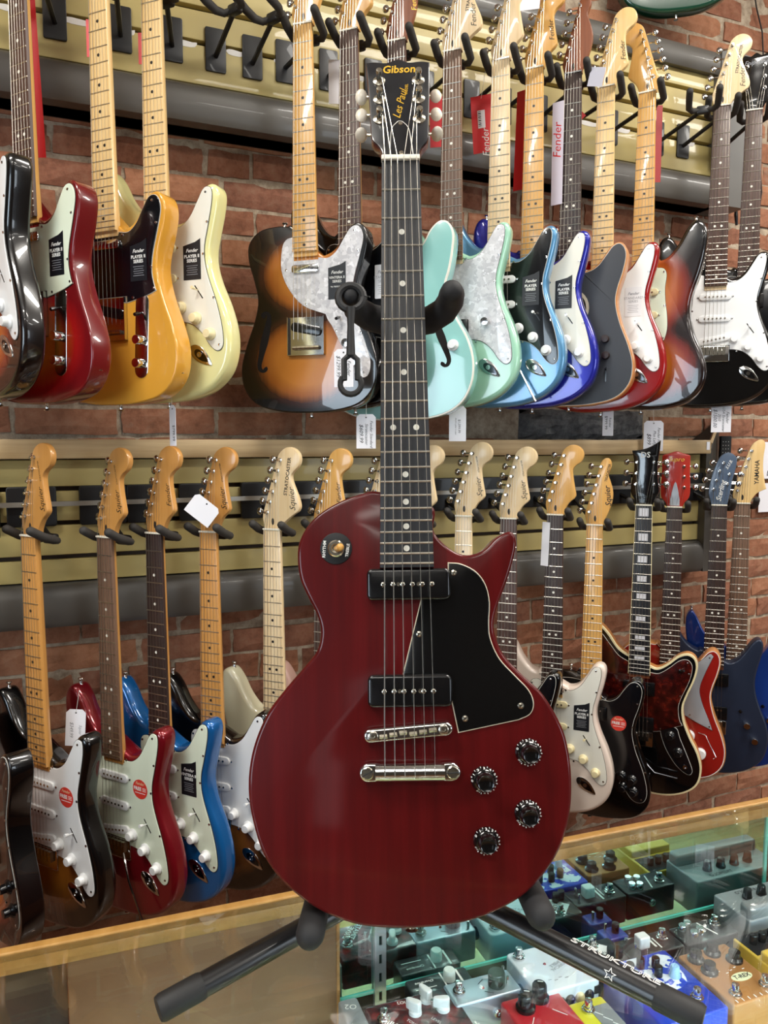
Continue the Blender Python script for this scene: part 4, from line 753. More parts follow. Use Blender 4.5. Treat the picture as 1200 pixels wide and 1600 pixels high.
for ki, (a, b, tw) in enumerate(((125.6, -24.1, 0), (78.0, -52.1, 20), (123.0, -86.9, -5), (79.1, -114.0, -8))):
    k_ = obj('knob', cached('tophat', lambda: MB().lathe([(.0138, 0), (.0138, .0025), (.0112, .0075), (.0096, .0085), (.0088, .0185), (.0082, .0196), (.0072, .0190), (.001, .0188)], 28).mesh('tophat')), KB, G, loc=(a/1000, b/1000, ZT), rot=(0, 0, D2R(tw)))
    slope = math.atan2(.005, .0026)
    for n_ in range(11):
        an = D2R(160-n_*30); Mx = Matrix.Rotation(an-math.pi/2, 4, 'Z') @ Matrix.Translation((0, .01255, .0053)) @ Matrix.Rotation(-math.atan2(.005, .0026)*.95, 4, 'X')
        text('numeral', str(n_), .0048, WINK, k_, (0, 0, .0002), 0, 0, .02, M=Mx)
        if n_ < 10:
            An = D2R(145-n_*30); Mx = Matrix.Rotation(An-math.pi/2, 4, 'Z') @ Matrix.Translation((0, .0137, .0036)) @ Matrix.Diagonal((.0006, .0012, .002, 1))
            obj('tick_mark', unit_box(), WINK, k_, M=Mx)
sw = obj('toggle_plate', MB().slab(circle(0, 0, .0172, 40), 0, .0012, .0004).mesh('plate'), P('toggle_plate_black', '#0d0e10', .4), G, loc=(-.0762, .1937, ZT))
text('lettering', 'RHYTHM', .0046, WINK, sw, (-.0126, -.0005, .0014), D2R(86), 0, .02); text('lettering', 'TREBLE', .0044, WINK, sw, (.0126, -.002, .0014), D2R(82), 0, .02)
obj('toggle_nut', MB().lathe([(.0092, .001), (.0092, .003), (.0078, .0042), (.0052, .0042), (.0045, .0018), (.001, .0015)], 20).mesh('nut'), NIC, sw)
obj('toggle_tip', MB().tube([(.0005, 0, .002), (.0028, 0, .008), (.0052, .0008, .014)], [.003, .0034, .0042], 12, True, True).mesh('tip'), wood('amber_tip', '#c98a35', '#e0b060', (200, 200, 200), .3, .3), sw)
# neck
fbz = -.003
def mw(y): return .0212+(.0288-.0212)*(SL-y)/(SL-.178)
def mneck():
    r_ = []
    for i in range(8):
        y = SL+(.20-SL)*i/7; w = mw(y)*.99; d = .017+.004*i/7
        r_.append([(w*math.cos(a), y, (fbz-.005)-(d*math.sin(a)**.8 if math.sin(a) > 1e-6 else 0)) for a in [math.pi*k/8 for k in range(8, -1, -1)]])
    return MB().rings(r_).mesh('neck')
obj('neck', mneck(), CHERRY, G)
EB = wood('dark_fretboard', '#1e1f22', '#2f3033', (220, 5, 220), .5, 0, 6)
fb = obj('fretboard', MB().slab([Vector((-mw(.172), .172)), Vector((mw(.172), .172)), Vector((mw(SL), SL)), Vector((-mw(SL), SL))], ZT, fbz, .001, 0, 2).mesh('fretboard'), EB, G)
MFR = P('bright_fret_wire', '#d8d3c6', .28, .9)
for k in range(1, 23):
    y = SL*2**(-k/12); obj('fret', unit_fret(), MFR, fb, loc=(0, y, fbz-.0002), scale=(2*mw(y)-.0006, .0026, .0013))
for k in (3, 5, 7, 9, 12, 15, 17, 19, 21):
    y = SL*(2**(-k/12)+2**(-(k-1)/12))/2
    for xx in ((-.0125, .0125) if k == 12 else (0,)): obj('dot', unit_disc(), P('aged_pearl_dot', '#cfccc0', .35), fb, loc=(xx, y, fbz-.0004), scale=(.0033, .0033, .0006))
obj('nut', MB().slab(rrect(-.0215, SL-.001, .0215, SL+.0045, .001), fbz-.006, .0006, .001).mesh('nut'), BONE, G)
MH = Matrix.Translation((0, SL, -.004)) @ Matrix.Rotation(-D2R(15), 4, 'X')
HD = [(-20, 0, 1), (-20.8, 13), (-25, 22), (-31.3, 31), (-32.7, 47), (-34.6, 96), (-38.1, 148.5, 1), (-28, 150), (-14, 148.5), (0, 154), (13, 149), (27, 150.5), (37.3, 149, 1), (35.5, 95), (33, 47), (31.5, 30), (25, 20), (21.6, 12), (21, 0, 1)]
HBLK = P('black_headstock', '#0f1218', .3, 0, .5)
hd = obj('headstock', MB().slab(catmull(mm(HD), 4), -.014, 0, .0012, .001, 2).mesh('headstock'), HBLK, G, M=MH)
obj('headstock_back', MB().slab(offset_in(catmull(mm(HD), 4), -.0003), -.0145, -.003, 0, .001, 2).mesh('hback'), CHERRY, G, M=MH)
text('lettering', 'Gibson', .0165, GOLDINK, hd, (.0005, .137, .0003), D2R(2), .15, .02, .82)
text('lettering', 'Les Paul', .0135, GOLDINK, hd, (.001, .083, .0003), D2R(78), .4, 0); text('lettering', 'MODEL', .0048, GOLDINK, hd, (.009, .106, .0003), D2R(86), 0, .01)
tc = obj('truss_cover', MB().slab(catmull(mm([(-11.5, 5, 1), (-11, 18), (-9, 44), (-3, 54), (0, 56), (4, 54), (10, 44), (13, 18), (14, 5, 1)]), 4), 0, .0016, .0005).mesh('cover'), P('truss_cover_black', '#0b0d12', .3, 0, .4), G, M=MH)
obj('cover_edge', MB().slab(offset_in(catmull(mm([(-11.5, 5, 1), (-11, 18), (-9, 44), (-3, 54), (0, 56), (4, 54), (10, 44), (13, 18), (14, 5, 1)]), 4), -.0009), 0, .0010).mesh('cover_edge'), WPLY, tc)
for y_ in (.009, .052): obj('screw', screw_me(), NIC, tc, loc=(.001, y_, .0016))
KEY = P('aged_pearl_button', '#e6ddcb', .35, 0, .4)
posts = [(-23.0, 59.7, -1), (-22.6, 90.0, -1), (-22.8, 118.5, -1), (23.0, 119, 1), (22.7, 90.2, 1), (22.6, 60.0, 1)]
for i, (a, b, sd) in enumerate(posts):
    Mt = MH @ Matrix.Translation((a/1000, b/1000, 0))
    tn = obj('tuner', cached('mtuner', lambda: MB().lathe([(.0075, 0), (.0072, .0014), (.005, .0022), (.0035, .0026), (.0032, .010), (.0038, .0125), (.0034, .016), (.001, .0165)], 16).mesh('tuner')), NIC, G, M=Mt)
    obj('tuner_shaft', cached(('msh', sd), lambda: MB().tube([(sd*.008, -.004, -.018), (sd*.019, -.004, -.018)], .0018, 8).mesh('shaft')), NIC, tn)
    tw = (18, 25, 80, 20, 15, 80)[(2, 1, 0, 3, 4, 5)[i]]
    obj('tuner_button', cached('mbtn', lambda: MB().ball((0, 0, 0), .0085, 16, (.85, 1.12, .5)).mesh('button')), KEY, tn, loc=(sd*.0215, -.004, -.018), rot=(D2R({0: 75, 1: 5, 2: 30, 3: 5, 4: 5, 5: 75}[i]), 0, 0))
    xn = -.0178+.0356*i/5; xb = -.0262+.0104*i; rr = (.00066, .00056, .00046, .0004, .00034, .0003)[i]
    pt = MH @ Vector((a/1000+(.003 if sd < 0 else -.003), b/1000, .006)); pm = MH @ Vector((xn, .001, .004))
    s_ = MB().tube([(xb, -.044, .0028), (xb, -.0415, .0022), (xb, .0, .0006), (xn, SL, .0012), tuple(pt)], rr, 5, False)
    obj('string', s_.mesh('string'), STR, G)
obj('strap_button', MB().lathe([(.006, -.002), (.004, .002), (.004, .008), (.007, .010), (.001, .0115)], 12).mesh('strap'), NIC, G, loc=(0, -.202, ZT-.022), rot=(math.pi/2, 0, 0))
def mloc(px, py, z):
    d = ray(px, py); o = Pb+gz*z; t = (o-CAM).dot(gz)/d.dot(gz); return MG.inverted() @ (CAM+d*t)

# ================================================================ the stand
TUBE = P('satin_black_tube', '#0d0d0f', .33, 0, .2); FT = P('black_rubber_cap', '#151516', .6)
hub = CAM+ray(640, 1360)*.95; fl = at_z(250, 1576, 1.0150); fr_ = at_z(1096, 1591, 1.0150)
S = thing('guitar_stand', 'black tubular guitar stand with foam yoke holding the red guitar', 'guitar stand', loc=(hub.x, hub.y, 1.0)); Si = Matrix.Translation((-hub.x, -hub.y, -1.0))
w2 = lambda p: Si @ Vector(p)
for nm, e in (('l', fl), ('r', fr_)):
    d = (e-hub).normalized(); lg = obj('leg', MB().tube([w2(hub), w2(e)], .0125, 20).mesh('leg'), TUBE, S)
    obj('rubber_foot', MB().tube([w2(e-d*.045), w2(e-d*.042), w2(e-d*.002), w2(e+d*.002)], [.0128, .0136, .0136, .012], 20).mesh('foot'), FT, lg)
bk = Vector((hub.x+.026, hub.y+.072, 1.0150)); lg = obj('leg', MB().tube([w2(hub), w2(bk)], .0125, 20).mesh('leg'), TUBE, S)
obj('rubber_foot', MB().ball(w2(bk), .0132, 12).mesh('foot'), FT, lg)
yk = MG @ Vector((0, .448, -.055))
obj('hub', MB().ball(w2(hub), .024, 14, (1, 1, .9)).mesh('hub'), TUBE, S)
obj('post', MB().tube([w2(hub), w2(yk)], .0115, 14).mesh('post'), TUBE, S)
yp = [mloc(548, 463, .026), mloc(549, 466, .008), mloc(556, 482, -.016), mloc(578, 496, -.034), mloc(606, 503, -.046), mloc(640, 506, -.05), mloc(672, 500, -.046), mloc(694, 486, -.03), mloc(704, 470, -.012), mloc(706, 460, .008), mloc(706, 455, .026)]
obj('yoke', MB().tube([w2(MG @ p) for p in yp], [.0095, .0125, .0145, .0155, .016, .016, .016, .0155, .0150, .0140, .0120], 18, True, True).mesh('yoke'), FOAM, S)
cb = hub.lerp(yk, .07)
for (cx, cy, a, b) in ((-104, -200, (505, 1432), (488, 1457)), (131, -184, (815, 1402), (842, 1427))):
    p0 = Vector((cx/1000, cy/1000, -.085)); p1 = Vector((cx/1000*1.01, cy/1000-.002, -.006))
    arm = obj('cradle_arm', MB().tube([w2(cb), w2(MG @ Vector((cx/1000*.5, cy/1000*.93, -.11))), w2(MG @ p0)], .007, 10).mesh('arm'), TUBE, S)
    obj('foam_pad', MB().tube([w2(MG @ p0), w2(MG @ p1)], .0148, 18, True, True).mesh('pad'), FOAM, arm)
# strap of the yoke
c0 = mloc(548, 463, .036); c1 = mloc(548, 556, .034); c2 = mloc(548, 600, .034)
st_ = obj('rubber_strap', MB().tube([w2(MG @ Vector(p)) for p in (c0+Vector((0, -.012, 0)), c0.lerp(c1, .5), c1)], [.005, .0036, .005], 10).mesh('strap'), FT, S)
obj('strap_ring', MB().tube([w2(MG @ (c0+Vector((.0132*math.cos(t), .0132*math.sin(t), -.004)))) for t in [2*math.pi*k/18 for k in range(19)]], .0048, 8).lathe([(.001, 0)], 3).mesh('ring') if False else MB().tube([w2(MG @ (c0+Vector((.0132*math.cos(t), .0132*math.sin(t), -.004)))) for t in [2*math.pi*k/18 for k in range(19)]], .0042, 8).mesh('ring'), FT, st_)
lp = [c1+Vector((-.007, -.004, 0)), c1+Vector((0, .002, 0)), c1+Vector((.007, -.004, 0)), c1+Vector((.007, -.026, 0))]
rc = c2+Vector((0, -.0, 0)); arc = [rc+Vector((.0110*math.cos(t), .0110*math.sin(t), 0)) for t in [D2R(55-k*(290/14)) for k in range(15)]]
obj('strap_loop', MB().tube([w2(MG @ p) for p in (lp[1:]+arc+[c1+Vector((-.007, -.026, 0))]+lp[:2])], .0032, 8).mesh('loop'), FT, st_)
# lettering on the right leg
dl = (fr_-hub).normalized(); sd_ = dl.cross(Vector((0, 0, 1))).normalized(); nu = sd_.cross(dl).normalized()
if sd_.dot(CAM-hub) < 0: sd_ = -sd_
nv = (nu*.97-sd_*.22).normalized(); tx = dl; ty = nv.cross(tx).normalized()
if ty.z < 0 and False: ty = -ty
tc_ = hub.lerp(fr_, .735)+nv*.0130
ML = Matrix(((tx.x, ty.x, nv.x, tc_.x), (tx.y, ty.y, nv.y, tc_.y), (tx.z, ty.z, nv.z, tc_.z), (0, 0, 0, 1)))
tcu = bpy.data.curves.new('t', 'FONT'); tcu.body = 'STRUKTURE'; tcu.align_x = 'CENTER'; tcu.align_y = 'CENTER'; tcu.fill_mode = 'NONE'; tcu.bevel_depth = .028; tcu.bevel_resolution = 0; tcu.resolution_u = 2
tob = bpy.data.objects.new('t', tcu); COL.objects.link(tob); tme = bpy.data.meshes.new_from_object(tob); bpy.data.objects.remove(tob)
if not len(tme.materials): tme.materials.append(None)
lt = obj('lettering', tme, WINK, S, M=Si @ ML @ Matrix.Diagonal((.0175, .0145, .0145, 1)))
def star():
    pts = [Vector(((.007 if k % 2 == 0 else .003)*math.cos(D2R(90+36*k)), (.007 if k % 2 == 0 else .003)*math.sin(D2R(90+36*k)))) for k in range(10)]
    b = MB(); o_ = [(p.x, p.y, 0) for p in pts]; i_ = [(p.x*.72, p.y*.72, 0) for p in pts]; b.add(o_+i_, [(k, (k+1) % 10, 10+(k+1) % 10, 10+k) for k in range(10)]); return b.mesh('star', False)
nv2 = (nu*.45+sd_*.9).normalized(); ty2 = nv2.cross(tx).normalized(); t2 = hub.lerp(fr_, .735)+nv2*.0127
obj('star_mark', star(), WINK, S, M=Si @ Matrix(((tx.x, ty2.x, nv2.x, t2.x), (tx.y, ty2.y, nv2.y, t2.y), (tx.z, ty2.z, nv2.z, t2.z), (0, 0, 0, 1))))
# ================================================================ the glass counter
def glass2(name, tint, ior=1.5):
    m = glass(name, tint); nt = m.node_tree; ge = nt.nodes.new('ShaderNodeNewGeometry'); ma = nt.nodes.new('ShaderNodeMath'); ma.operation = 'MULTIPLY_ADD'
    ma.inputs[1].default_value = 1/ior-ior; ma.inputs[2].default_value = ior; nt.links.new(ge.outputs['Backfacing'], ma.inputs[0])
    fr = [n for n in nt.nodes if n.type == 'FRESNEL'][0]; nt.links.new(ma.outputs[0], fr.inputs[0]); return m
GLS = glass2('counter_glass', (.95, .97, .965, 1)); SHG = glass2('shelf_glass', (.86, .95, .92, 1))
MIR = P('mirror_glass', '#a9d0cd', .0, 1); OAK = wood('gold_oak_trim', '#9f7438', '#b58a4c', (3, 60, 60), .4, .3); HARD = wood('brown_hardboard', '#6a4a30', '#7b5a3d', (6, 6, 6), .5); DHARD = P('dark_board', '#2b221c', .6)
TEAL = P('polished_lit_glass_edge', '#57c9bb', .25, 0, .5, .5); CAB = wood('cabinet_oak', '#8c6236', '#a97c4a', (4, 40, 40), .5); ALUS = P('slotted_aluminium', '#b9c0c4', .3, .9)  # teal of the glass edges, with the caught strip-light glow put into the colour
SH = .816
CF = Matrix.Translation((-.06, -.912, 0)) @ Matrix.Rotation(D2R(-3.8), 4, 'Z'); CFI = CF.inverted()
def at_b(px, py, b):
    o = CF @ Vector((0, b, 0)); n = CF.to_3x3() @ Vector((0, 1, 0)); d = ray(px, py); return CFI @ (CAM+d*((o-CAM).dot(n)/d.dot(n)))
def at_s(px, py, z): return CFI @ at_z(px, py, z)
K = thing('display_counter', 'glass display counter with oak rear trim, mirror back and glass shelf', 'counter', M=CF)
A0, A1, BF = -1.15, 1.75, -.62
obj('glass_top', MB().box(A0, A1, BF, -.0225, .992, 1.0).mesh('glass_top', False), GLS, K)
obj('rear_trim', MB().slab(rrect(-.0225, .975, -.009, 1.0025, .002), A0, A1, .001).mesh('rear_trim'), OAK, K, M=Matrix(((0, 0, 1, 0), (1, 0, 0, 0), (0, 1, 0, 0), (0, 0, 0, 1))))
obj('front_trim', MB().box(A0, A1, BF-.015, BF, .96, 1.002).mesh('front_trim', False), OAK, K)
obj('front_glass', MB().box(A0, A1, BF+.0, BF+.006, .60, .96).mesh('front_glass', False), GLS, K)
obj('base_cabinet', MB().box(A0, A1, BF-.01, 0, .08, .60).mesh('base', False), CAB, K); obj('plinth', MB().box(A0+.02, A1-.02, BF+.04, -.03, 0, .08).mesh('plinth', False), DHARD, K)
for e in (A0, A1): obj('end_panel', MB().box(e-.009, e+.009, BF, -.0, .60, .992).mesh('end', False), CAB, K)
m0 = at_b(529, 1480, -.018).x; m1 = at_b(1193, 1350, -.018).x; b0 = at_b(107, 1540, -.018).x
obj('mirror_door', MB().box(m0, m1, -.018, -.014, .845, .985).mesh('mirror', False), MIR, K)
obj('mirror_edge', MB().box(m1, m1+.005, -.020, -.012, .60, .985).mesh('medge', False), TEAL, K)
obj('hardboard_door', MB().box(b0, m0-.002, -.022, -.010, .60, .985).mesh('hdoor', False), HARD, K); obj('door_edge', MB().box(m0-.004, m0, -.0235, -.008, .60, .985).mesh('dedge', False), CAB, K)
obj('dark_door', MB().box(A0, b0-.002, -.010, -.004, .60, .985).mesh('ddoor', False), DHARD, K); obj('dark_door', MB().box(m1+.005, A1, -.010, -.004, .60, .985).mesh('ddoor', False), DHARD, K)
obj('glass_shelf', MB().box(m0-.28, A1-.02, BF+.03, -.030, SH-.008, SH).mesh('glass_shelf', False), SHG, K); obj('mirror_lower_edge', MB().box(m0, m1, -.0195, -.0125, .8405, .845).mesh('mle', False), TEAL, K); obj('rear_board', MB().box(m0, m1, -.011, -.006, .60, .985).mesh('rb', False), DHARD, K)
obj('shelf_edge', MB().box(m0-.28, A1-.02, -.030, -.0285, SH-.008, SH).mesh('shelf_edge', False), TEAL, K)
sa = at_b(598, 1520, -.034).x
sd = MB(); w_ = .008
sd.box(sa-w_, sa-.002, -.0255, -.024, .82, .985).box(sa+.002, sa+w_, -.0255, -.024, .82, .985)
zz = .82
while zz < .98: sd.box(sa-.002, sa+.002, -.0255, -.024, zz, zz+.013); zz += .026
sd.box(sa-w_, sa-w_+.0015, -.024, -.019, .82, .985).box(sa+w_-.0015, sa+w_, -.024, -.019, .82, .985)
obj('slotted_standard', sd.mesh('standard', False), ALUS, K)
obj('lamp_channel', MB().box(A0+.05, A1-.05, BF+.008, BF+.03, .968, .99).mesh('channel', False), ALUS, K)
for i in range(2):
    l = bpy.data.lights.new('counter_strip_light', 'AREA'); l.shape = 'RECTANGLE'; l.size = 1.0; l.size_y = .018; l.energy = 6.5; l.spread = D2R(115); l.color = (.62, .90, 1.0)
    lo = bpy.data.objects.new('counter_strip_light', l); COL.objects.link(lo); lo.parent = K; lo.location = (.1+1.0*i, BF+.04, .966); lo.rotation_euler = (D2R(32), 0, 0)

# ================================================================ effect pedals on the shelf
FSW = lambda: cached('fsw', lambda: MB().lathe([(.0085, 0), (.0085, .0025), (.0065, .003), (.0065, .006), (.005, .0065), (.005, .013), (.0045, .0145), (.001, .0148)], 16).mesh('footswitch'))
PK = lambda: cached('pk', lambda: MB().lathe([(.0078, 0), (.0078, .003), (.0066, .005), (.0058, .0145), (.005, .0155), (.001, .0155)], 14).mesh('pknob'))
PKS = lambda: cached('pks', lambda: MB().lathe([(.0055, 0), (.0055, .013), (.005, .014), (.001, .014)], 12).mesh('pknob'))
CHK = lambda: cached('chk', lambda: MB().lathe([(.0085, 0), (.0082, .004), (.006, .006), (.005, .006)], 14).slab(catmull(mm([(-4.5, -6), (4.5, -6), (3, 11), (-3, 11)]), 3), .005, .017, .002).mesh('chk'))
CHR = lambda: cached('chr', lambda: MB().lathe([(.0068, 0), (.0068, .009), (.0060, .010), (.001, .0102)], 14).mesh('chr'))
def pedal(label, FL, FR, depth, h, mat, name='effect_pedal', rc=.004):
    a, b = at_s(*FL, SH+h), at_s(*FR, SH+h); w = b.x-a.x; bb = (a.y+b.y)/2
    t = thing(name, label, 'pedal', M=CF @ Matrix.Translation((a.x+w/2, bb+depth/2, SH+.0015)), group='effect pedals in the counter')
    obj('casing', MB().slab(rrect(-w/2, -depth/2, w/2, depth/2, rc), 0, h-.0015, .0025, .0015, 3).mesh('casing'), mat, t)
    return t, w, depth, h-.0015
def put(t, me, mat, x, y, z, rz=0, name='knob'): return obj(name, me, mat, t, loc=(x, y, z), rot=(0, 0, rz))
def jack(t, x, z, y, name='jack'): return obj(name, cached('pjack', lambda: MB().lathe([(.0062, 0), (.0062, .003), (.0045, .0045), (.0028, .0045), (.0025, .001), (.0005, .001)], 14).mesh('jack')), MET, t, loc=(x, y, z), rot=(math.pi/2, 0, 0))
def line(t, x, y, z, w, d, mat=WINK, rz=0): return bx('print_line', (x, y, z+.0002), (w, d, .0003), mat, t, rot=(0, 0, rz))
def led(t, x, y, z): return obj('indicator', MB().ball((0, 0, 0), .0022, 8).mesh('led'), P('red_indicator', '#8a2a22', .3), t, loc=(x, y, z))
MARB = mottled('dark_red_marble', [(.38, '#1a0d0f'), (.5, '#4d1416'), (.62, '#7a1f1f')], 45, .3, .6)
SILV = P('silver_casing', '#a9b2bd', .32, .7); WHTB = P('white_casing', '#d8dfe6', .35, 0, .3); REDC = P('red_casing', '#b3202a', .35, 0, .3); YGRN = P('yellow_casing', '#d7d02c', .4, 0, .2); BLUC = P('blue_casing', '#1c46c4', .28, .2, .6)
BRNC = P('copper_brown_casing', '#a5713c', .4, .2, .1); BLKC = P('black_casing', '#15161a', .35, 0, .3); YELC = P('mustard_casing', '#d2b145', .4, 0, .2); GRYC = P('grey_casing', '#8d9194', .4, .3, .1)
SWIRL = mottled('blue_white_swirl', [(.47, '#1c46c4'), (.50, '#dfe9f6'), (.62, '#e6eefa')], 60, .3, .5, det=2)
# dark red pedal, chicken-head knobs
t, w, d, h = pedal('dark red marbled pedal with three white pointer knobs, left of the silver mini pedal', (600, 1640), (742, 1602), .075, .045, MARB)
for x, y, r in ((-.002, .006, 40), (.020, .022, 20), (.034, .0, 70)): put(t, CHK(), WPL, x, y, h, D2R(r))
put(t, FSW(), MET, -w/2+.016, .008, h, name='footswitch'); put(t, PKS(), MET, .020, .004, h, name='mini_toggle').scale = (.4, .4, 1)
text('lettering', 'ULTIMATE\nDRIVE', .011, WINK, t, (-.030, -.018, h+.0003), D2R(-52), 0, .02); text('lettering', 'LOUD', .007, WINK, t, (-.008, .028, h+.0003), D2R(-10), 0, .01); text('lettering', 'TONE', .006, WINK, t, (-.012, -.008, h+.0003), D2R(-60)); text('lettering', 'LEVEL', .006, WINK, t, (.018, -.015, h+.0003), D2R(-60))
# silver mini
t, w, d, h = pedal('silver mini pedal with one large black knob, in front of the mirror', (716, 1578), (813, 1541), .043, .047, SILV)
put(t, FSW(), MET, -w/2+.015, .002, h, name='footswitch'); put(t, cached('bigpk', lambda: MB().lathe([(.0115, 0), (.0115, .016), (.0105, .018), (.001, .018)], 16).mesh('pk')), BLK, .020, -.002, h); jack(t, .012, h*.5, -d/2)
for x in (.038, .034): put(t, PKS(), MET, x, .014-(.038-x)*5, h, name='mini_toggle').scale = (.35, .35, .8)
led(t, .0, -.002, h); line(t, .002, .010, h, .012, .0008, INK, .6); line(t, .004, -.012, h, .012, .0008, INK, -.6)
put(t, lathe_knob('c'), BLK, w/2+.0, 0, h*.55, name='plug').rotation_euler = (0, math.pi/2, 0)
# white pedal
t, w, d, h = pedal('white pedal with four round side knobs, under the right stand leg', (838, 1552), (942, 1531), .088, .050, WHTB, rc=.007)
put(t, FSW(), MET, -w/2+.014, d/2-.014, h, name='footswitch'); led(t, -.008, .006, h)
for i, m_ in enumerate((BLK, BLK, CRM, BLK)): obj('knob', cached('dome', lambda: MB().lathe([(.0072, 0), (.0068, .003), (.0045, .0055), (.001, .0062)], 14).mesh('dome')), m_, t, loc=(-.010+.0145*i-.004, -d/2, h*.62), rot=(math.pi/2, 0, 0))
bx('power_socket', (w/2-.006, -d/2, h*.7), (.009, .002, .011), BLK, t)
text('lettering', 'ARTIFICIAL\nRUMBLE', .0075, GREYINK, t, (.010, .0, h+.0003), D2R(200)); line(t, .022, -.022, h, .014, .0012, WINK, .5)
for i in range(4): line(t, -.018+.008*i, -.024-.003*(i % 2), h, .005, .0008, GREYINK)
# red pedal
t, w, d, h = pedal('red pedal with two black fluted knobs at the bottom border', (835, 1640), (925, 1612), .085, .045, REDC)
for x, y in ((-.016, .020), (.010, .030)): put(t, cached('bigfl', lambda: MB().lathe([(.0128, 0), (.0128, .004), (.010, .006), (.0095, .019), (.008, .021), (.001, .021)], 16).mesh('pk')), BLK, x, y, h); line(t, x+.003, y+.003, h+.021, .007, .0014, WINK, -.5)
line(t, .022, .0, h, .02, .001, WINK, -.9); line(t, -.02, -.005, h, .02, .001, WINK, .9)
# yellow pedal
t, w, d, h = pedal('yellow-green pedal with small chrome switch at the bottom border', (945, 1640), (1000, 1622), .080, .040, YGRN)
put(t, FSW(), MET, -.006, .022, h, name='footswitch'); bx('grey_panel', (.010, -.005, h+.0004), (.028, .06, .0008), GRYC, t)
for i in range(3): line(t, .002+.006*i, .012-.012*i, h+.001, .012, .0012, WINK, -.9)
# blue pedal
t, w, d, h = pedal('blue pedal with white swirl print, under the end of the right stand leg', (1036, 1606), (1140, 1574), .122, .052, BLUC)
obj('swirl_print', MB().slab(catmull(mm([(-46, 54), (40, 54), (42, 20), (34, -4), (10, -12), (-18, -6), (-40, 8)]), 3), h, h+.0004).mesh('print'), SWIRL, t)
for x, y in ((-.026, .036), (-.006, .040), (.014, .034), (.006, .018)): put(t, PKS(), BLK, x, y, h)
put(t, PK(), P('pale_blue_knob', '#8fc3ea', .3, 0, .3), .026, .010, h); put(t, FSW(), MET, .024, -.034, h, name='footswitch'); put(t, FSW(), MET, -.026, -.040, h, name='footswitch'); jack(t, .0, h*.5, -d/2)
for s_ in (-1, 1): obj('back_jack', CACHE['pjack'], MET, t, loc=(.015*s_+.015, d/2, h*.5), rot=(-math.pi/2, 0, 0))
for i in range(5): line(t, -.04+.012*i, -.022-.004*(i % 2), h, .012, .0014, WINK, .5*(1 if i % 2 else -1))
# brown pedal
t, w, d, h = pedal('copper brown pedal with oval cream badge at the right border', (1147, 1572), (1226, 1548), .105, .050, BRNC)
for x, y in ((-.024, .036), (-.024, .010), (.008, .040), (.026, .018)): put(t, cached('bigfl2', lambda: MB().lathe([(.0118, 0), (.0115, .003), (.0085, .006), (.0078, .013), (.001, .014)], 12).mesh('pk')), BLK, x, y, h)
bd = obj('badge', MB().slab(circle(0, 0, .0165, 24, .0075), h, h+.0005).mesh('badge'), P('cream_badge', '#dfe0b8', .4), t, loc=(.010, -.012, 0)); text('lettering', 'T-REX', .0095, INK, bd, (0, 0, h+.0008), 0, .1, .02)
put(t, FSW(), MET, -.024, -.036, h, name='footswitch'); put(t, FSW(), MET, .026, -.036, h, name='footswitch')
for i in range(7): line(t, -.032+.010*i, -.047, h, .0012, .005); line(t, -.030+.009*i, .000+.003*(i % 3), h, .004, .0008)
# black minis
t, w, d, h = pedal('black mini pedal with a white square knob beside the mirror', (986, 1500), (1072, 1478), .043, .046, BLKC)
put(t, cached('sqk', lambda: MB().slab(rrect(-.009, -.008, .009, .008, .003), 0, .016, .002).mesh('sq')), WPL, -.012, .0, h); put(t, FSW(), MET, .026, .004, h, name='footswitch'); jack(t, .0, h*.5, -d/2); obj('back_jack', CACHE['pjack'], MET, t, loc=(0, d/2, h*.5), rot=(-math.pi/2, 0, 0))
for x, y in ((-.034, .008), (-.030, -.008)): put(t, PKS(), MET, x, y, h, name='mini_toggle').scale = (.35, .35, .8)
line(t, .006, .004, h, .003, .026); line(t, .012, -.002, h, .002, .022)
t, w, d, h = pedal('black mini pedal with four chrome-topped knobs', (1075, 1478), (1156, 1457), .043, .046, BLKC)
for x, y in ((-.030, .010), (-.018, .014), (-.024, -.008), (-.010, -.004)): put(t, cached('ct', lambda: MB().lathe([(.006, 0), (.006, .009), (.0052, .010), (.001, .010)], 12).mesh('ct')), MET, x, y, h)
put(t, FSW(), MET, .026, .006, h, name='footswitch'); line(t, .008, .002, h, .002, .034, WINK, .3); jack(t, .0, h*.5, -d/2); obj('back_jack', CACHE['pjack'], MET, t, loc=(0, d/2, h*.5), rot=(-math.pi/2, 0, 0))
# yellow compact
t, w, d, h = pedal('mustard yellow compact pedal with black control panel at the right border', (1236, 1538), (1312, 1516), .105, .042, YELC)
obj('treadle', MB().slab(rrect(-w/2+.002, -d/2+.002, w/2-.002, .004, .004), h-.002, h+.012, .003).mesh('treadle'), YELC, t); bx('control_panel', (0, .03, h+.0004), (w-.008, .042, .0008), BLKC, t)
for x in (-.024, -.008, .008, .024): put(t, PKS(), BLK, x, .032, h)
# big grey pedal
t, w, d, h = pedal('large grey pedal with four black knobs right of the mustard pedal', (1172, 1440), (1310, 1404), .075, .060, GRYC)
obj('raised_back', MB().slab(rrect(-w/2+.002, -d/2+.002, w/2-.002, -.012, .006), h-.002, h+.018, .006).mesh('raised'), GRYC, t)
for i in range(4): put(t, PK(), BLK, -.044+.028*i, .012, h)
text('lettering', 'TREMOLO', .010, INK, t, (-.03, .028, h+.0003), math.pi); [obj('back_jack', CACHE['pjack'], MET, t, loc=(x, d/2, h*.4), rot=(-math.pi/2, 0, 0)) for x in (-.045, .045)]; bx('power_socket', (0, d/2, h*.4), (.010, .002, .010), BLK, t)
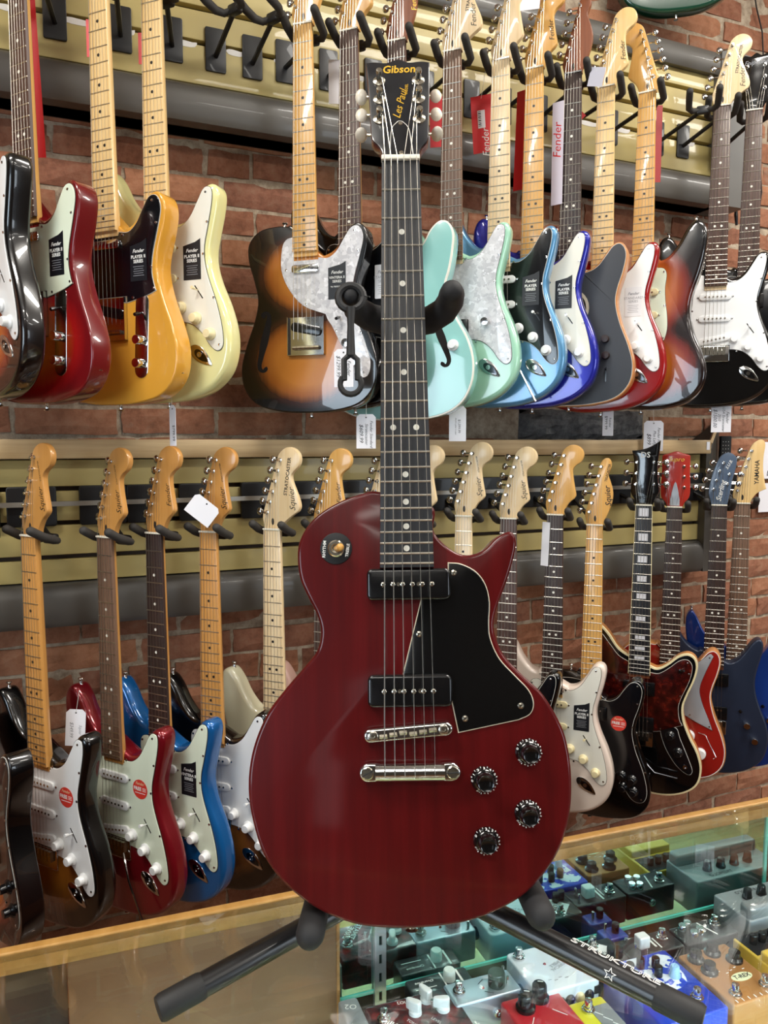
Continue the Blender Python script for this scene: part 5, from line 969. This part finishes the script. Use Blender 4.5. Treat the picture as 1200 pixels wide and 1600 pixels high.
# diamond pedal and blue mini
t, w, d, h = pedal('black and white diamond print pedal behind the stand leg', (922, 1512), (985, 1497), .050, .045, BLKC)
dm = obj('diamond_print', MB().slab([Vector((0, -.024)), Vector((.024, 0)), Vector((0, .024)), Vector((-.024, 0))], h, h+.0004).mesh('diamond'), WPL, t); text('lettering', 'KLONE', .010, INK, dm, (0, -.002, h+.0007), math.pi*.75, 0, .01)
put(t, PKS(), BLK, .008, -.014, h); put(t, PKS(), BLK, .020, -.018, h); put(t, FSW(), MET, -.002, .014, h, name='footswitch')
t, w, d, h = pedal('small dark blue pedal touching the mirror between two black mini pedals', (948, 1470), (984, 1462), .028, .040, P('dark_blue_panel', '#24368e', .3, .2, .3)); put(t, PKS(), BLK, .005, .0, h); put(t, PKS(), MET, -.010, .004, h, name='mini_toggle').scale = (.4, .4, 1)
# black box pedal with cream knob, grey pedal at the door edge
t, w, d, h = pedal('flat black pedal with white print and a cream knob behind the silver pedal', (648, 1562), (742, 1533), .036, .034, BLKC)
put(t, cached('rk', lambda: MB().lathe([(.0082, 0), (.0082, .013), (.007, .0145), (.001, .0145)], 14).mesh('rk')), P('pale_cream_knob', '#cfd6cf', .4), .014, .0, h); line(t, .030, .0, h, .003, .032); line(t, .006, .002, h, .002, .03); text('lettering', 'Overdrive', .0065, WINK, t, (-.020, .006, h+.0003), math.pi, .3); line(t, -.022, -.006, h, .03, .001)
t, w, d, h = pedal('grey pedal with light painted on its front beside the brown hardboard door', (548, 1612), (578, 1602), .055, .050, GRYC); text('lettering', 'O2', .012, WINK, t, (0, .012, h+.0003), math.pi*.9); bx('lit_front_paint', (0, -d/2, h/2), (w-.006, .001, h-.008), WHTB, t)  # pale sheet paints the light falling on the grey front face

# ================================================================ cards and price tags
def hang_tag(label, px, py, Y, w, h, yaw, lines=(), anchor=None, mat=PAPER, roll=0, clip=True, size=.009, rot=-90, ink=INK, name='price_tag', group='price tags on strings', bars=False, aw=None):
    c = at_y(px, py, Y); M = frame(c, yaw, 0, roll); t = thing(name, label, 'tag', M=M, group=group); k = min(.007, w*.3) if clip else .0005
    obj('card', MB().slab([Vector((-w/2, -h/2)), Vector((w/2, -h/2)), Vector((w/2, h/2-k)), Vector((w/2-k, h/2)), Vector((-w/2+k, h/2)), Vector((-w/2, h/2-k))], -.0004, .0004).mesh('card'), mat, t)
    for s_, x, y, sz, sh in lines: text('lettering', s_, sz, ink, t, (x, y, .0007), D2R(rot), sh)
    if clip: obj('eyelet', unit_disc(), INK, t, loc=(0, h/2-.007, .0003), scale=(.0018, .0018, .0004))
    if bars:
        bc = bx('bar_code_label', (-.002, .012, .0006), (.018, .042, .0004), PAPER, t)
        for i in range(9): bx('bar', (-.006+.0, -.0+.03-.0042*i, .0010), (.007, .0012+.001*(i % 2), .0003), INK, t)
    if anchor:
        A = M.inverted() @ (aw if aw is not None else at_y(anchor[0], anchor[1], Y)); rod('string', (0, h/2-.007, .0008), A, .0005, P('tag_string', '#cfcdc4', .8), t, 4)
    return t
hand = .30
hang_tag('narrow white tag turned edgewise hanging under the canary yellow guitar', 270, 665, -.24, .020, .082, 62, [('$799.99', .003, -.015, .010, 0)], (267, 600), size=.008)
hang_tag('handwritten price tag beside the loop of the stand strap', 537, 575, -.37, .040, .076, 36, [('Fender', .011, .0, .011, hand), ('Telecaster', .0, .0, .0105, hand), ('$1299.99', -.011, .004, .0115, hand)], (540, 540), aw=M_thl @ Vector((.112, -.052, .012)))
hang_tag('handwritten white price tag left of the red guitar neck', 572, 674, -.25, .044, .076, 34, [('Fender Standard', .012, -.006, .009, hand), ('Stratocaster', .001, -.006, .0095, hand), ('$609.99', -.011, -.004, .0125, hand)], (573, 606))
hang_tag('printed white price tag under the sea-foam guitar', 715, 662, -.25, .040, .082, 36, [('$1,099.99', .004, -.006, .008, 0), ('electric guitar in aqua', -.004, -.006, .0045, 0)], (713, 625))
hang_tag('thin white tag turned sideways in front of the grey stone', 950, 658, -.22, .030, .076, 66, [('Fender', .006, -.004, .009, 0), ('$999.99', -.005, -.004, .011, 0)], (949, 610))
hang_tag('handwritten price tag above the black headstock, hanging low', 1021, 681, -.155, .052, .084, 42, [('Fender Player', .014, -.006, .0105, hand), ('Plus Lefty', .003, -.006, .0105, hand), ('$899', -.012, -.008, .015, hand)], (1020, 615))
hang_tag('handwritten price tag with four lines at the right, under the black and white guitar', 1127, 652, -.22, .052, .084, 42, [('Fender', .016, .0, .0115, hand), ('USA Stratocaster', .006, -.006, .0095, hand), ('2010', -.005, .0, .010, hand), ('$1500.00', -.016, -.002, .0135, hand)], (1127, 614))
hang_tag('blank white tag tied across the fourth lower headstock', 316, 797, -.235, .062, .046, 26, [], None, roll=-38, clip=True)
hang_tag('white tag hanging from the candy red guitar horn', 118, 1137, -.17, .040, .078, 20, [('Squier', .010, -.004, .008, hand), ('$349.99', -.008, -.004, .010, hand)], (124, 1078), roll=-4, ink=GREYINK)
hang_tag('white card hanging behind the all-black guitar neck', 524, 128, -.16, .030, .094, 20, [], None, clip=False, group='hang cards')
hang_tag('red card with bar code hanging beside the pale maple neck', 754, 194, -.15, .052, .135, 40, [('Fender', .006, -.045, .024, .3)], (760, 100), REDCARD, roll=4, clip=False, rot=90, ink=WINK, bars=True, group='red hang cards')
hang_tag('red card hanging right of the red guitar headstock', 688, 190, -.17, .050, .115, 30, [], None, REDCARD, roll=2, clip=False, group='red hang cards')
hang_tag('long red card hanging behind the cherry-burst guitar neck', 49, 120, -.16, .034, .30, 20, [], None, REDCARD, roll=2, clip=False, group='red hang cards')
hang_tag('red card edge showing left of the butterscotch guitar neck', 144, 60, -.18, .022, .070, 20, [], None, REDCARD, clip=False, group='red hang cards')
hang_tag('red card edge showing left of the canary yellow guitar neck', 225, 76, -.18, .022, .060, 20, [], None, REDCARD, clip=False, group='red hang cards')
hang_tag('twisted narrow red card beside the amber neck of the deep blue guitar', 813, 220, -.17, .030, .235, 68, [], None, REDCARD, roll=-2, clip=False, group='red hang cards')
hang_tag('long white card with red script left of the dark-necked brown headstock guitar', 871, 240, -.21, .030, .245, 62, [('Fender', .0, .03, .030, .3)], None, P('lilac_white_card', '#d8d3e2', .6), clip=False, rot=90, ink=REDCARD, group='hang cards')
hang_tag('red diamond sign behind the charcoal guitar neck', 889, 182, -.14, .060, .060, 34, [], None, REDCARD, roll=45, clip=False, group='red hang cards')
hang_tag('dark red card behind the left-handed guitar neck', 1029, 225, -.16, .016, .20, 30, [], None, P('dark_red_card', '#9d1c1c', .5), clip=False, group='red hang cards')
hang_tag('grey-white tag stuck between the prongs left of the red upper guitar headstock', 932, 120, -.27, .036, .044, 50, [], None, P('grey_tag', '#b9b9c6', .6), roll=-12, clip=False, group='hang cards')
hang_tag('white tag on the headstock at the top border', 828, 6, -.27, .046, .026, 46, [], None, roll=-4, clip=False, group='hang cards')
hang_tag('narrow white tag hanging beside the white blonde guitar neck', 852, 850, -.185, .022, .115, 66, [], None, roll=-2, clip=False, group='hang cards')
# ---- things on the wall at the right
pp = thing('paper_sheet', 'white paper sheets taped to the brick wall at the right border', 'paper', loc=tuple(at_y(1215, 745, -.012)))
obj('sheet', MB().box(-.075, .075, -.001, .001, -.005, .115).mesh('sheet', False), PAPER, pp); obj('sheet', MB().box(-.085, .07, -.003, -.0015, -.115, -.02).mesh('sheet', False), PAPER, pp); text('lettering', 'Dunlop', .022, INK, pp, M=Matrix.Translation((-.02, -.0016, .012)) @ Matrix.Rotation(math.pi/2, 4, 'X'), shear=.2, bold=.02)
cb_ = [at_y(x, y, -.012) for x, y in ((1176, -30), (1182, 12), (1191, 50), (1193, 95), (1192, 150), (1186, 230), (1190, 300), (1184, 345))]
tag(obj('cable', MB().tube(cb_, .0022, 6).mesh('cable'), P('black_cable', '#1a1512', .6), None), 'thin black cable running down the brick wall at the upper right', 'cable')
ad = [at_y(1150, y, -.03) for y in (300, 318, 336)]; tag(obj('cable_clip', MB().tube(ad+[at_y(1151, 352, -.03)], [.003, .003, .006, .004], 8).mesh('clip'), BLK), 'small black dangling switch below the upper slatwall corner', 'cord switch')
